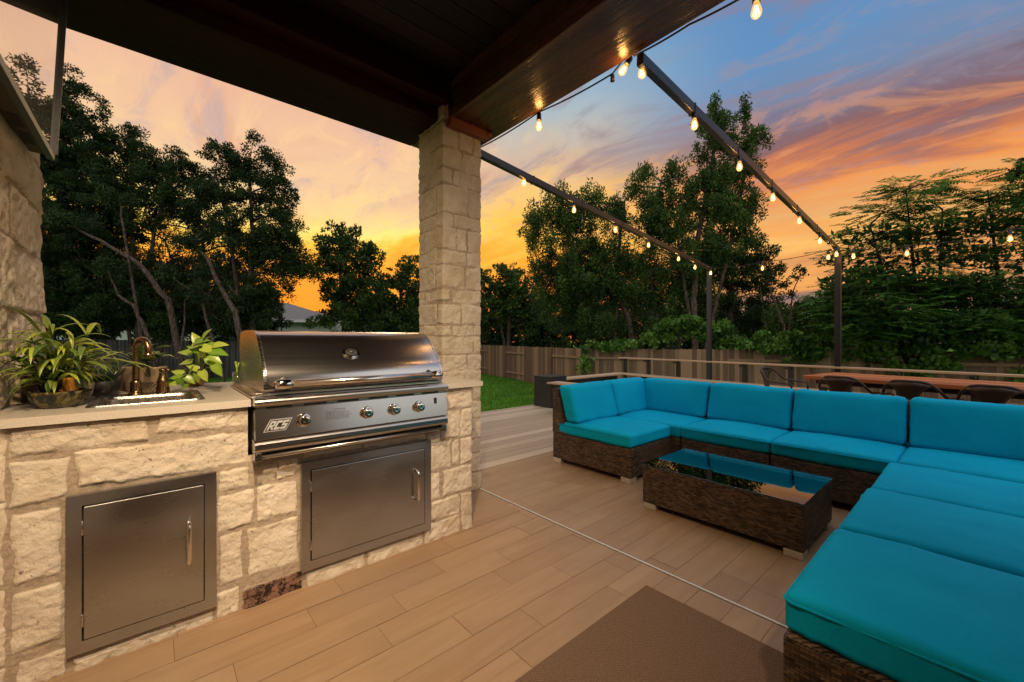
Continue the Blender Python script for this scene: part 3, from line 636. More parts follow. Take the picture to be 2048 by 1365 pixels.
a0 = .665; LP([[(a0,.68),(a0+.25,.68),(a0+.25,.86),(a0,.86)], [(a0,.42),(a0+.09,.42),(a0+.09,.68),(a0,.68)], [(a0+.09,.42),(a0+.25,.42),(a0+.25,.58),(a0+.09,.58)], [(a0+.16,.32),(a0+.25,.32),(a0+.25,.42),(a0+.16,.42)], [(a0,.14),(a0+.25,.14),(a0+.25,.32),(a0,.32)]])
q.build('logo_letters', M_plate, lg)
q = MB(); rl = random.Random(3)
q.box(.630, .688, py_(.83)-.0008, 1.998, .8295, .8315)
for r_ in range(8):
    z = .822-r_*.0052; x = .598; xe = .598+rl.uniform(.085, .115)
    while x < xe: wd = rl.uniform(.004, .014); q.box(x, x+wd, py_(z)-.0008, 1.998, z-.0009, z+.0009); x += wd+.0035
q.build('printed_text', mat('print_ink', (.03, .028, .025), .6), pan)
# glass like wind guard edge at left of hood
q = MB(); q.box(.322, .345, 2.12, 2.66, .9125, .9165); q.build('side_shelf', M_chrome, gr)
# ---------------------------------------------------------------- sink, tap, dispenser
sk = thing('bar_sink', (-.013, 2.39, .9), 'small stainless drop-in bar sink set in the quartz counter', 'sink')
M_sink = mat('sink_steel', metal=1, build=B_steel((60, 60, 60), .24, .32, .00002, .8))
q = MB(); X0, X1, Y0_, Y1_ = -.196, .168, 2.185, 2.610; ix0, ix1, iy0, iy1 = -.160, .135, 2.215, 2.50
def rr_loop(x0, x1, y0, y1, r, z, n=6):
    out = []
    for cx, cy, a0 in ((x1-r, y1-r, 0), (x0+r, y1-r, 90), (x0+r, y0+r, 180), (x1-r, y0+r, 270)):
        for k in range(n+1): t = R(a0+90*k/n); out.append((cx+r*math.cos(t), cy+r*math.sin(t), z))
    return out
loops = [rr_loop(X0,X1,Y0_,Y1_,.03,.9005), rr_loop(X0+.003,X1-.003,Y0_+.003,Y1_-.003,.03,.905), rr_loop(X0+.012,X1-.012,Y0_+.012,Y1_-.012,.03,.906), rr_loop(ix0-.006,ix1+.006,iy0-.006,iy1+.006,.04,.903), rr_loop(ix0,ix1,iy0,iy1,.04,.893), rr_loop(ix0+.008,ix1-.008,iy0+.008,iy1-.008,.04,.76), rr_loop(ix0+.03,ix1-.03,iy0+.03,iy1-.03,.03,.74)]
n_ = len(loops[0]); V = [p for L in loops for p in L]
q.add(V, [(i*n_+k, i*n_+(k+1) % n_, (i+1)*n_+(k+1) % n_, (i+1)*n_+k) for i in range(len(loops)-1) for k in range(n_)]+[tuple(range((len(loops)-1)*n_, len(loops)*n_))], False)
q.build('basin', M_sink, sk); q = MB(); q.lathe([(.022, .7405), (.022, .743), (.016, .742)], (-.013, 2.36, 0), 20); q.build('drain', M_chrome, sk)
tp = thing('bar_faucet', (-.062, 2.545, .905), 'bronze gooseneck faucet standing behind the bar sink', 'faucet')
q = MB(); q.lathe([(.030,.906),(.030,.910),(.024,.914),(.021,.925),(.020,.955),(.0215,.958),(.0165,.966),(.0155,.972)], (-.062, 2.545, 0), 24); q.build('base', M_bronze, tp)
bx, by = -.062, 2.545; dx, dy = .80*.6, -.6
pth = [(bx, by, z) for z in np.linspace(.965, 1.11, 6)]
dirn = np.array([.56, -.83]); rad_ = .038
for t in np.linspace(0, math.pi*.98, 14)[1:]: c = rad_*(1-math.cos(t)); pth.append((bx+dirn[0]*c, by+dirn[1]*c, 1.11+rad_*1.25*math.sin(t)))
e_ = pth[-1]; pth.append((e_[0], e_[1], e_[2]-.014))
q = MB(); q.tube(pth, .0125, 14); q.build('spout', M_bronze, tp); q = MB(); q.lathe([(.013, e_[2]-.012), (.0185, e_[2]-.024), (.0185, e_[2]-.034), (.013, e_[2]-.036)], (e_[0], e_[1], 0), 18); q.build('aerator', M_bronze, tp)
ds = thing('soap_dispenser', (.032, 2.555, .905), 'squat bronze dispenser knob beside the faucet', 'soap dispenser')
q = MB(); q.lathe([(.027,.906),(.027,.912),(.024,.93),(.0215,.95),(.024,.955),(.022,.965),(.015,.985),(.0135,1.0),(.017,1.012),(.014,1.02),(.004,1.021)], (.032, 2.555, 0), 24); q.build('body', M_bronze, ds)
q = MB(); q.tube([(.032, 2.555, 1.005), (.045, 2.535, 1.018), (.052, 2.525, 1.012)], .005, 8); q.build('nozzle', M_bronze, ds)
# ---------------------------------------------------------------- pots and plants
def ribbon(mb, base, az_, el, length, width, droop, n=9, fold=.25, tint=.5, twist=0, tip=1.0, narrow=.15):
    p = np.array(base, float); el = el; L = length/n; pts = [p.copy()]; dirs = []
    for k in range(n):
        d = np.array([math.cos(az_)*math.cos(el), math.sin(az_)*math.cos(el), math.sin(el)]); p = p+d*L; pts.append(p.copy()); dirs.append(d); el -= droop/n*(1+k/n)
    dirs.append(dirs[-1]); V = []; tt = []
    for k, (p, d) in enumerate(zip(pts, dirs)):
        t = k/n; s = np.array([-math.sin(az_+twist*t), math.cos(az_+twist*t), 0]); u = np.cross(s, d)
        w_ = width*max(narrow*(1-t), math.sin(math.pi*min(1, t**.75))**.8) if t < 1 else .0005
        V += [p-s*w_*.5+u*w_*fold, p, p+s*w_*.5+u*w_*fold]; tt += [tint+.08, tint-.12, tint+.08]
    mb.add(V, [(3*k+j, 3*k+j+1, 3*k+4+j, 3*k+3+j) for k in range(n) for j in (0, 1)], True, np.clip(tt, 0, 1))
M_soil = mat('soil', (.05, .03, .018), .95)
rp = random.Random(21)
# strappy plant in a glazed dish
def B_glaze(g, p, o):
    c = oc(g); v = g.n('ShaderNodeTexVoronoi'); v.inputs['Scale'].default_value = 38; g.l(c, v.inputs[0]); n = g.noise(c, 22, 4, .6, 1.0)
    g.l(g.mix(g.ss(n, .46, .58), (.006, .010, .006), (.10, .08, .02)), p.inputs['Base Color']); bump(g, p, g.m('ADD', v.outputs[0], n), .012, .8)
M_glaze = mat('dark_glaze', rough=.2, build=B_glaze)
M_amber = mat('amber_glass', (.55, .22, .02), .08, 0, .7, Transmission_Weight=.5)
pt = thing('strappy_plant', (-.27, 2.30, .9), 'spiky yellow-green plant in an ornate dark glazed dish at the counter end', 'potted plant')
q = MB(); q.lathe([(.045,.9005),(.055,.904),(.070,.925),(.078,.950),(.083,.962),(.077,.963),(.068,.95)], (-.27, 2.30, 0), 48, rf=lambda t, i: 1+.05*math.cos(8*t)+(.04*math.cos(16*t) if i > 3 else 0)); q.build('pot', M_glaze, pt)
q = MB(); q.lathe([(.070, .951), (.03, .958), (.001, .958)], (-.27, 2.30, 0), 24); q.build('soil', M_soil, pt)
q = MB(); q.lathe([(.024,.955),(.027,.965),(.018,.98),(.019,1.0),(.022,1.01),(.017,1.012)], (-.245, 2.285, 0), 20); q.build('glass_vase', M_amber, pt)
q = MB(); stems = MB()
for k in range(40):
    a_ = rp.uniform(0, 6.28); r_ = rp.uniform(0, .03); bx_ = -.27+r_*math.cos(a_)+rp.uniform(-.02, .02); by_ = 2.30+r_*math.sin(a_); lean = rp.uniform(.05, .5); hh_ = rp.uniform(.08, .25)
    tx_, ty_ = bx_+math.cos(a_)*lean*hh_, by_+math.sin(a_)*lean*hh_; stems.tube([(bx_, by_, .955), ((bx_+tx_)/2, (by_+ty_)/2, .955+hh_*.6), (tx_, ty_, .955+hh_)], [.0028, .002, .0012], 5, tint=.4)
    for j in range(rp.choice([3, 4, 5])):
        t = rp.uniform(.3, 1); ribbon(q, (bx_+(tx_-bx_)*t, by_+(ty_-by_)*t, .955+hh_*t), a_+rp.uniform(-1.6, 1.6), rp.uniform(.15, 1.15), rp.uniform(.09, .19), rp.uniform(.013, .024), rp.uniform(.6, 1.9), tint=rp.choice([.1, .2, .35, .5, .75, .95]), fold=.2)
ribbon(q, (-.30, 2.31, 1.09), 2.6, .9, .11, .034, 1.0, tint=.3); ribbon(q, (-.27, 2.30, 1.10), -.3, .9, .17, .02, 1.6, tint=.9)
ribbon(q, (-.22, 2.28, 1.07), .2, .3, .24, .02, 1.1, tint=.85); ribbon(q, (-.2, 2.3, 1.06), .1, .25, .26, .022, .9, tint=.55)
q.build('leaves', M_leafy, pt); stems.build('stems', M_leafk, pt)
# cream pot with cane plant behind
M_cream = mat('cream_ceramic', (.50, .42, .31), .5)
pt = thing('cane_plant', (-.235, 2.52, .9), 'small leafy plant in a cream faceted pot beside the glazed dish', 'potted plant')
q = MB(); q.lathe([(.030,.9005),(.034,.91),(.042,.95),(.045,.972),(.040,.972),(.038,.96)], (-.235, 2.50, 0), 10, smooth=False); q.build('pot', M_cream, pt)
q = MB(); q.lathe([(.038, .961), (.001, .965)], (-.235, 2.50, 0), 12); q.build('soil', M_soil, pt); q = MB()
for k in range(24): ribbon(q, (-.235+rp.uniform(-.02, .02), 2.50+rp.uniform(-.02, .02), .965+rp.uniform(0, .06)), rp.uniform(0, 6.28), rp.uniform(.4, 1.3), rp.uniform(.09, .2), rp.uniform(.008, .015), rp.uniform(.5, 1.8), tint=rp.choice([.1, .3, .5, .8]))
q.build('leaves', M_leafy, pt)
bxo = thing('wooden_box', (-.36, 2.62, .9), 'dark brown wooden box against the stone wall behind the plants', 'box')
q = MB(); q.box(-.40, -.30, 2.52, 2.66, .9015, 1.0); q.build('side_boards', mat('dark_box_wood', build=B_wood((.05, .02, .008), (.12, .05, .02), 2, 6, .001)), bxo, bevel=.003); q = MB(); q.box(-.405, -.295, 2.515, 2.665, 1.001, 1.012); q.build('lid', mat('dark_box_wood'), bxo, bevel=.002)
# succulent in black bowl
pt = thing('succulent', (-.175, 2.66, .9), 'dark spiky succulent in a low black bowl left of the faucet', 'potted plant')
q = MB(); q.lathe([(.040,.9005),(.048,.905),(.056,.93),(.062,.965),(.060,.968),(.056,.966),(.054,.955)], (-.175, 2.66, 0), 32); q.build('pot', M_blackpl, pt)
q = MB(); q.lathe([(.055, .955), (.02, .962), (.001, .962)], (-.175, 2.66, 0), 24); q.build('soil', M_soil, pt); q = MB()
for k in range(26): a_ = k*2.4; ribbon(q, (-.175+.012*math.cos(a_), 2.66+.012*math.sin(a_), .962), a_, .35+k*.04, .075+.03*rp.random(), .016, -.2, tint=rp.uniform(0, .6), fold=.35, narrow=.8)
q.build('leaves', M_leafk, pt)
pt = thing('tilted_bowl', (-.15, 2.86, .9), 'brown clay bowl planter standing behind the black bowl', 'planter')
q = MB(); q.lathe([(.04,.9005),(.06,.92),(.082,.97),(.090,1.005),(.086,1.005),(.07,.96),(.001,.95)], (-.15, 2.86, 0), 32); q.build('bowl', mat('brown_clay', (.20, .10, .05), .4), pt); q = MB()
for k in range(16): ribbon(q, (-.15+rp.uniform(-.03, .03), 2.86+rp.uniform(-.03, .03), .96), rp.uniform(0, 6.28), rp.uniform(.5, 1.3), rp.uniform(.08, .17), .012, rp.uniform(.5, 1.5), tint=rp.uniform(0, .5))
q.build('leaves', M_leafy, pt)
# oval planter with textured lower band
M_taupe = mat('taupe_ceramic', (.27, .20, .125), .45)
def B_taupe(g, p, o):
    c = oc(g); x, y, z = g.sep(c); s1 = g.m('SINE', g.m('MULTIPLY', g.m('ADD', x, g.m('MULTIPLY', y, -.8)), 430)); s2 = g.m('SINE', g.m('MULTIPLY', z, 420)); k = g.m('MULTIPLY', g.m('MULTIPLY', s1, s2), g.ss(z, .055, .05))
    bump(g, p, k, .006, 1)
M_taupe = mat('taupe_planter', (.24, .175, .105), .45, build=B_taupe)
pt = thing('oval_planter', (-.04, 2.70, .9), 'oval taupe planter with dimpled band holding a glossy green houseplant', 'potted plant')
q = MB(); cx_, cy_ = -.035, 2.70; ex = np.array([.753, -.658])
q.lathe([(.072,.9005),(.078,.91),(.090,.96),(.098,1.018),(.099,1.024),(.094,1.024),(.090,1.01)], (0, 0, 0), 48)
v = q.v[0]; lx = v[:, 0].copy(); ly = v[:, 1]*.62; v[:, 0] = cx_+lx*ex[0]-ly*ex[1]*-1*-1; v[:, 1] = cy_+lx*ex[1]+ly*ex[0]; q.build('pot', M_taupe, pt)
q = MB(); q.lathe([(.091, 1.009), (.001, 1.014)], (0, 0, 0), 32); v = q.v[0]; lx = v[:, 0].copy(); ly = v[:, 1]*.62; v[:, 0] = cx_+lx*ex[0]-ly*ex[1]; v[:, 1] = cy_+lx*ex[1]+ly*ex[0]; q.build('soil', M_soil, pt)
q = MB(); s_ = MB()
for k in range(6):
    a_ = rp.uniform(0, 6.28); b_ = np.array([cx_+rp.uniform(.0, .05), cy_+rp.uniform(-.05, .0), 1.012]); h_ = rp.uniform(.06, .12); t_ = b_+np.array([math.cos(a_)*.03, math.sin(a_)*.03, h_]); s_.tube([b_, (b_+t_)/2+[.004, 0, 0], t_], .0018, 5)
    for j in range(6): ribbon(q, b_+(t_-b_)*rp.uniform(.5, 1), rp.uniform(0, 6.28), rp.uniform(.1, 1.1), rp.uniform(.05, .085), rp.uniform(.022, .032), rp.uniform(.3, 1.2), tint=rp.choice([0, .1, .2, .3, .9]), fold=.15)
q.build('leaves', M_leafy, pt); s_.build('stems', M_barkd, pt)
q = MB(); q.tube([(.0, 2.66, 1.015), (.05, 2.64, 1.06), (.10, 2.62, 1.068), (.14, 2.66, 1.06)], .003, 6); q.build('cane', M_blackpl, pt)
# pothos
pt = thing('pothos_plant', (.20, 2.84, .9), 'bright lime green pothos trailing onto the counter beside the grill', 'potted plant')
q = MB(); q.lathe([(.034,.9005),(.038,.91),(.046,.95),(.048,.958),(.044,.958),(.04,.95),(.001,.95)], (.175, 2.88, 0), 24); q.build('pot', mat('terracotta', (.40, .20, .09), .7), pt)
def heart(mb, c, d, up, L, Wd, tint):
    d = np.array(d, float); d /= np.linalg.norm(d); s = np.cross(d, up); s /= np.linalg.norm(s)+1e-9; u = np.cross(s, d)
    prof_ = [(0, .0), (-.10, .28), (.02, .46), (.22, .52), (.45, .44), (.68, .28), (.86, .12), (1.0, .0)]
    V = []; tt = []
    for t, w_ in prof_:
        z_ = -.18*t*t*L; V += [c+d*t*L-s*w_*Wd+u*(z_+w_*Wd*.25), c+d*max(t, .0)*L+u*z_, c+d*t*L+s*w_*Wd+u*(z_+w_*Wd*.25)]; tt += [tint, min(1, tint+.25), tint]
    mb.add(V, [(3*k+j, 3*k+j+1, 3*k+4+j, 3*k+3+j) for k in range(len(prof_)-1) for j in (0, 1)], True, np.clip(tt, 0, 1))
q = MB(); s_ = MB(); b0 = np.array([.18, 2.87, .955])
for (px, py, d_, L, a_, dr) in [(395,690,2.05,.085,.6,-.2),(425,692,2.05,.08,.1,0),(437,705,2.0,.085,-.1,-.2),(372,705,2.1,.075,2.4,-.5),(405,705,2.1,.07,1.5,.1),(425,725,2.0,.075,-.7,-.9),(435,740,1.95,.07,-1.0,-1.2),(408,752,1.9,.06,-1.2,-1.3),(372,725,2.1,.07,2.6,-.8),(385,735,2.1,.06,2.0,-.5),(350,755,2.0,.06,2.8,-.3),(362,765,1.98,.055,-1.5,-.2),(345,768,1.98,.055,3.0,-.1),(392,678,2.08,.07,2.0,.7),(380,760,2.0,.055,-.8,-.3),(410,680,2.08,.06,.8,.5),(398,718,2.0,.07,-2,-.5)]:
    c = W(px, py, d_); mid = (b0+c)/2+[0, 0, .03]; s_.tube([b0, mid, c], [.0022, .0018, .0012], 5)
    d = RT*math.cos(a_)-FW*.25*math.sin(a_)+np.array([0, 0, math.sin(a_)*.6+dr*.5]); heart(q, c-d/np.linalg.norm(d)*L*.4, d, np.array([0, 0, 1.])-FW*.9, L*.95, L*.62, rp.choice([.1, .3, .5, .8, 1]))
for (px, py, d_, L, a_, dr) in [(402,682,2.05,.08,.3,.1),(418,700,2.0,.08,-.2,-.3),(388,698,2.06,.07,2.2,-.2),(430,718,1.98,.07,-.4,-.7),(380,745,2.05,.07,-2.4,-.6),(395,758,1.95,.06,-1.6,-.9),(355,745,2.02,.06,2.7,.2),(412,668,2.05,.07,.9,.6),(440,690,2.02,.075,.2,.1),(368,775,1.96,.05,-2.8,0)]:
    c = W(px, py, d_); d = RT*math.cos(a_)-FW*.25*math.sin(a_)+np.array([0, 0, math.sin(a_)*.6+dr*.5]); s_.tube([b0, (b0+c)/2+[0, .01, .03], c], [.0022, .0018, .0012], 5); heart(q, c-d/np.linalg.norm(d)*L*.4, d, np.array([0, 0, 1.])-FW*.9, L*.95, L*.6, rp.choice([.1, .4, .7, 1]))
q.build('leaves', M_leafp, pt); s_.build('stems', mat('green_stem', (.22, .34, .08), .5), pt)
q = MB(); jar = thing('glass_jar', (.33, 2.62, .9), 'small clear glass jar with a green cutting beside the grill', 'jar')
q.lathe([(.020,.9125+.002),(.021,.92),(.021,.985),(.019,.985),(.019,.92)], (.337, 2.64, 0), 20); q.build('glass', mat('clear_glass', build=lambda g, p, o: (lambda gl, tr, mx: (tr.inputs[0].__setattr__('default_value', (.9, .93, .9, 1)), mx.inputs[0].__setattr__('default_value', .18), gl.inputs['Roughness'].__setattr__('default_value', .03), g.l(tr.outputs[0], mx.inputs[1]), g.l(gl.outputs[0], mx.inputs[2]), g.l(mx.outputs[0], o.inputs[0])))(g.n('ShaderNodeBsdfGlossy'), g.n('ShaderNodeBsdfTransparent'), g.n('ShaderNodeMixShader'))), jar)
q = MB(); q.tube([(.337, 2.64, .92), (.337, 2.64, 1.0), (.331, 2.645, 1.04)], .005, 8, tint=.7); q.tube([(.339, 2.64, 1.0), (.345, 2.635, 1.035)], .004, 8, tint=.7); q.build('cutting', M_leafp, jar)
# ---------------------------------------------------------------- sofa sections
def seam(mb, x0, x1, y0, y1, z, r=.004):
    L = rr_loop(x0, x1, y0, y1, .03, z, 5); mb.tube(L+[L[0], L[1]], r, 6, cap=False)
def rbox(mb, x0, x1, y0, y1, z0, z1): mb.box(x0, x1, y0, y1, z0, z1)
FT, FB, SZ, BZ = .045, .285, .395, .70
def sofa(x0, x1, y0, y1, backs, lab, seed, SZ=.395, wr=.0035):
    t = thing('sofa_section', ((x0+x1)/2, (y0+y1)/2, 0), lab, 'sofa', 'sections of the turquoise outdoor sectional sofa'); gp = .004
    x0 += gp; x1 -= gp; y0 += gp; y1 -= gp
    q = MB(); q.box(x0, x1, y0, y1, FT, FB-.002); fr = q.build('woven_base', M_rattan, t, bevel=.012, seg=3)
    for b in backs:        # tapered woven back wall
        q = MB(); th0, th1 = .17, .055
        if b == 'E': q.prism([(x1-th0, FB), (x1, FB), (x1, BZ), (x1-th1, BZ)], 'y', y0, y1)
        if b == 'N': q.prism([(y1-th0, FB), (y1, FB), (y1, BZ), (y1-th1, BZ)], 'x', x0, x1 if 'E' not in backs else x1-.06)
        if b == 'S': q.prism([(y0+th0, FB), (y0, FB), (y0, BZ), (y0+th1, BZ)], 'x', x0, x1 if 'E' not in backs else x1-.06)
        q.build('woven_back', M_rattan, t, bevel=.012, seg=3)
    sx1 = x1-(.06 if 'E' in backs else 0); sy1 = y1-(.06 if 'N' in backs else 0); sy0 = y0+(.06 if 'S' in backs else 0)
    q = MB(); cushion(q, x0+(.0 if backs else .012), sx1-(.0 if backs else .012), sy0-.004, sy1+.004, FB, SZ, (.028 if backs else .024), (.016 if backs else .020), 26 if backs else 40, wr, seed); q_ = weld(q.build('seat_cushion', M_teal, t))
    q = MB(); seam(q, x0+(-.002 if backs else .012), sx1-(0 if backs else .012), sy0-(0 if backs else .003), sy1+(0 if backs else .003), SZ-.021, .0030 if backs else .0042); q.build('piping', M_teal, q_)
    T = .145; zb, zt = SZ+.006, BZ+.035
    for b in backs:
        if b == 'E':
            ya = y0+(.20 if 'S' in backs else .004); yb_ = y1-(.20 if 'N' in backs else .004); lean = lambda P: np.stack([P[..., 0]+(P[..., 2]-zb)*.30, P[..., 1], P[..., 2]], -1)
            q = MB(); cushion(q, x1-.20-T, x1-.20, ya, yb_, zb, zt, .035, .016, 26, .004, seed+1, lean)
        elif b == 'N':
            xa, xb_ = x0+.002, x1-(.20 if 'E' in backs else .002); lean = lambda P: np.stack([P[..., 0], P[..., 1]+(P[..., 2]-zb)*.30, P[..., 2]], -1)
            q = MB(); cushion(q, xa, xb_, y1-.20-T+.04, y1-.20+.04, zb-.0, zt, .035, .014, 26, .004, seed+2, lean)
        else:
            xa, xb_ = x0+.002, x1-(.20 if 'E' in backs else .002); lean = lambda P: np.stack([P[..., 0], P[..., 1]-(P[..., 2]-zb)*.30, P[..., 2]], -1)
            q = MB(); cushion(q, xa, xb_, y0+.16, y0+.16+T, zb, zt, .035, .014, 26, .004, seed+3, lean)
        weld(q.build('back_cushion', M_teal, t))
    for xa in (x0+.006, x1-.096):
        for ya in (y0+.006, y1-.096):
            q = MB(); q.box(xa, xa+.09, ya, ya+.09, .0005, FT-.001); q.build('foot', M_foot, t, bevel=.003)
    return t
sofa(2.86, 3.52, 1.835, 2.69, 'N', 'sofa section at the open end nearest the stone column', 1)
sofa(3.52, 4.37, 1.76, 2.69, 'EN', 'corner sofa section with two turquoise backs beside the tank cover', 2)
sofa(3.52, 4.37, 1.055, 1.76, 'E', 'middle sofa section just right of the far left corner section', 3)
sofa(3.52, 4.37, .345, 1.055, 'E', 'middle sofa section in front of the metal dining chairs', 4)
sofa(3.52, 4.37, -.45, .345, 'E', 'far right corner section of the sofa cut by the picture edge', 5)
sofa(2.80, 3.50, -.45, .380, '', 'backless sofa section behind the coffee table, third from the camera', 6, .392, .0035)
sofa(2.10, 2.80, -.45, .385, '', 'backless sofa section second from the camera with a folded seat edge', 7, .398, .004)
sofa(1.395, 2.10, -.45, .390, '', 'backless sofa section closest to the camera beside the rug', 8, .400, .004)
# coffee table
t = thing('coffee_table', (2.87, 1.07, 0), 'low woven coffee table with a tinted glass top', 'coffee table')
tx0, tx1, ty0, ty1 = 2.545, 3.165, .605, 1.540
q = MB(); q.box(tx0, tx1, ty0, ty1, .04, .291); q.build('woven_base', M_rattan, t, bevel=.010, seg=3)
q = MB(); q.box(tx0-.003, tx1+.003, ty0-.003, ty1+.003, .293, .301); q.build('glass_top', M_glass, t, bevel=.002)
for xa in (tx0+.004, tx1-.094):
    for ya in (ty0+.004, ty1-.094): q = MB(); q.box(xa, xa+.09, ya, ya+.09, .0005, .039); q.build('foot', M_foot, t, bevel=.003)
# ---------------------------------------------------------------- tank cover
t = thing('tank_cover', (5.27, 5.0, 0), 'black metal cube propane tank cover with a hand slot on the deck', 'tank cover')
q = MB(); q.box(5.075, 5.48, 4.80, 5.215, .006, .520); bd = q.build('body', M_tank, t, bevel=.008); q = MB(); q.box(5.068, 5.487, 4.793, 5.222, .5205, .538); q.build('lid', M_tank, t, bevel=.004)
q = MB(); q.box(5.0722, 5.0745, 4.93, 5.09, .435, .472); q.build('hand_slot', M_dark, bd)
# ---------------------------------------------------------------- pergola frame
pg = thing('pergola', (6.9, 2.0, 0), 'dark metal frame of two long beams and posts carrying the string lights', 'pergola frame')
def beamtube(a_, b_, wy, wz, name, par, mt=M_pmetal):
    a_, b_ = np.array(a_, float), np.array(b_, float); d = b_-a_; L = np.linalg.norm(d); d /= L; s = np.cross(d, [0, 0, 1.]); s /= np.linalg.norm(s); u = np.cross(s, d)
    q = MB(); q.obox((a_+b_)/2, d*L/2, s*wy/2, u*wz/2); return q.build(name, mt, par, bevel=.004)
BR0, BR1 = (2.055, 1.26, 2.735), (6.99, 1.27, 2.385); BL0, BL1 = (2.055, 2.785, 2.735), (7.28, 3.10, 2.405)
br = beamtube(BR0, BR1, .042, .064, 'beam', pg); bl = beamtube(BL0, BL1, .042, .064, 'beam', pg)
for p, top in (((6.973, 1.27), 2.345), ((7.262, 3.10), 2.365)):
    q = MB(); q.box(p[0]-.034, p[0]+.034, p[1]-.034, p[1]+.034, .006, top); q.build('post', M_pmetal, pg, bevel=.004)
for a_, b_, B in ((BR0, BR1, br), (BL0, BL1, bl)):
    for t_ in (.13, .28, .44, .60, .76, .9):
        c = np.array(a_)*(1-t_)+np.array(b_)*t_; q = MB(); q.box(c[0]-.006, c[0]+.006, c[1]-.024, c[1]+.024, c[2]-.036, c[2]+.036); q.build('strap', M_blackpl, B)
# ---------------------------------------------------------------- string lights
M_cord = mat('black_cord', (.01, .01, .01), .6)
def B_bulb(g, p, o):
    em = g.n('ShaderNodeEmission'); em.inputs[0].default_value = (1, .50, .12, 1); em.inputs[1].default_value = 1.9
    tr = g.n('ShaderNodeBsdfTransparent'); tr.inputs[0].default_value = (1, .93, .8, 1); gl = g.n('ShaderNodeBsdfGlossy'); gl.inputs['Roughness'].default_value = .05
    lw = g.n('ShaderNodeLayerWeight'); lw.inputs[0].default_value = .35; m1 = g.n('ShaderNodeMixShader'); g.l(g.m('ADD', g.m('MULTIPLY', lw.outputs['Facing'], .45), .16), m1.inputs[0]); g.l(tr.outputs[0], m1.inputs[1]); g.l(em.outputs[0], m1.inputs[2])
    m2 = g.n('ShaderNodeMixShader'); m2.inputs[0].default_value = .06; g.l(m1.outputs[0], m2.inputs[1]); g.l(gl.outputs[0], m2.inputs[2]); g.l(m2.outputs[0], o.inputs[0])
M_bulb = mat('amber_bulb_glass', build=B_bulb)
def emis(col, s):
    def f(g, p, o): e = g.n('ShaderNodeEmission'); e.inputs[0].default_value = (*col, 1); e.inputs[1].default_value = s; g.l(e.outputs[0], o.inputs[0])
    return f
M_fil = mat('glowing_filament', build=emis((1, .55, .15), 16))
GRP = 'lit filament bulbs of the string lights'
def make_bulb(lit=True):
    t = thing('string_bulb', (0, 0, 0), 'x', 'light bulb', GRP if lit else None)
    q = MB(); q.lathe([(.004, .062), (.006, .050), (.0145, .046), (.016, .040), (.016, .008), (.0175, .004), (.0175, -.004), (.014, -.006)], (0, 0, 0), 14); q.build('socket', M_blackpl, t, world=False)
    if lit:
        q = MB(); q.lathe([(.0115, -.002), (.0125, -.012), (.018, -.029), (.0225, -.046), (.0230, -.057), (.020, -.068), (.012, -.077), (.003, -.081)], (0, 0, 0), 16); gl = q.build('glass_bulb', M_bulb, t, world=False)
        q = MB()
        for k in range(4): a_ = k*math.pi/2+.4; q.tube([(.006*math.cos(a_), .006*math.sin(a_), -.022), (.011*math.cos(a_), .011*math.sin(a_), -.062)], .0019, 6)
        q.build('filament', M_fil, gl, world=False)
        ld = bpy.data.lights.new('bulb_glow', 'POINT'); ld.energy = 1.3; ld.color = (1, .52, .16); ld.shadow_soft_size = .02
        lo = bpy.data.objects.new('bulb_light', ld); COL.objects.link(lo); lo.parent = t; lo.location = (0, 0, -.045)
    return t
proto = make_bulb(); first = True
def wire(name, pts, sag, lab, par=None, r=.005):
    out = []
    for a_, b_ in zip(pts[:-1], pts[1:]):
        a_, b_ = np.array(a_, float), np.array(b_, float); n = 10
        for k in range(n+(b_ is pts[-1])): t_ = k/n; p = a_*(1-t_)+b_*t_; p[2] -= sag*4*t_*(1-t_)*np.linalg.norm(b_-a_); out.append(p)
    out.append(np.array(pts[-1], float)); q = MB(); q.tube(out, r, 6); o = q.build(name, M_cord, par)
    if lab: tag(o, lab, 'light cord')
    return o
def put(pos, lab, tiltxy=(0, 0)):
    global first
    o = proto if first else copy_tree(proto); first = False
    o.location = (pos[0], pos[1], pos[2]+.045); o.rotation_euler = (tiltxy[0], tiltxy[1], random.random()*6); o['label'] = lab
    return (pos[0], pos[1], pos[2]+.045+.055)
ords = ['first', 'second', 'third', 'fourth', 'fifth', 'sixth', 'seventh']
pts = [(2.06, 2.76, 2.70)]
for k, p in enumerate([(2.608,2.813,2.632),(3.381,2.860,2.553),(4.212,2.912,2.499),(5.050,2.963,2.449),(6.006,3.023,2.400),(6.638,3.062,2.352),(7.20,3.05,2.318)]):
    q_ = put(p, 'lit bulb, %s from the stone column along the left frame beam' % ords[k]); pts.append(q_)
wire('hanging_cable', pts, .025, 'black light cord looping under the left frame beam')
pts = [(2.06, 1.27, 2.74)]
for k, p in enumerate([(2.12,1.285,2.700),(2.703,1.25,2.586),(3.475,1.25,2.524),(4.267,1.25,2.462),(5.101,1.25,2.412),(5.936,1.25,2.335),(6.72,1.24,2.285)]):
    q_ = put(p, 'lit bulb, %s from the porch roof along the right frame beam' % ords[k]); pts.append(q_)
wire('hanging_cable', pts, .025, 'black light cord looping under the right frame beam')
pts = [(7.20, 3.05, 2.40)]
for p, l in (((7.12,2.23,2.28), 'lit bulb hanging midway between the two frame posts'), ((7.0,1.38,2.305), 'lit bulb just left of the top of the right frame post')): pts.append(put(p, l))
pts.append((6.96, 1.25, 2.37)); wire('hanging_cable', pts, .03, 'black light cord sagging between the two frame posts')
pts = [(6.96, 1.24, 2.37)]
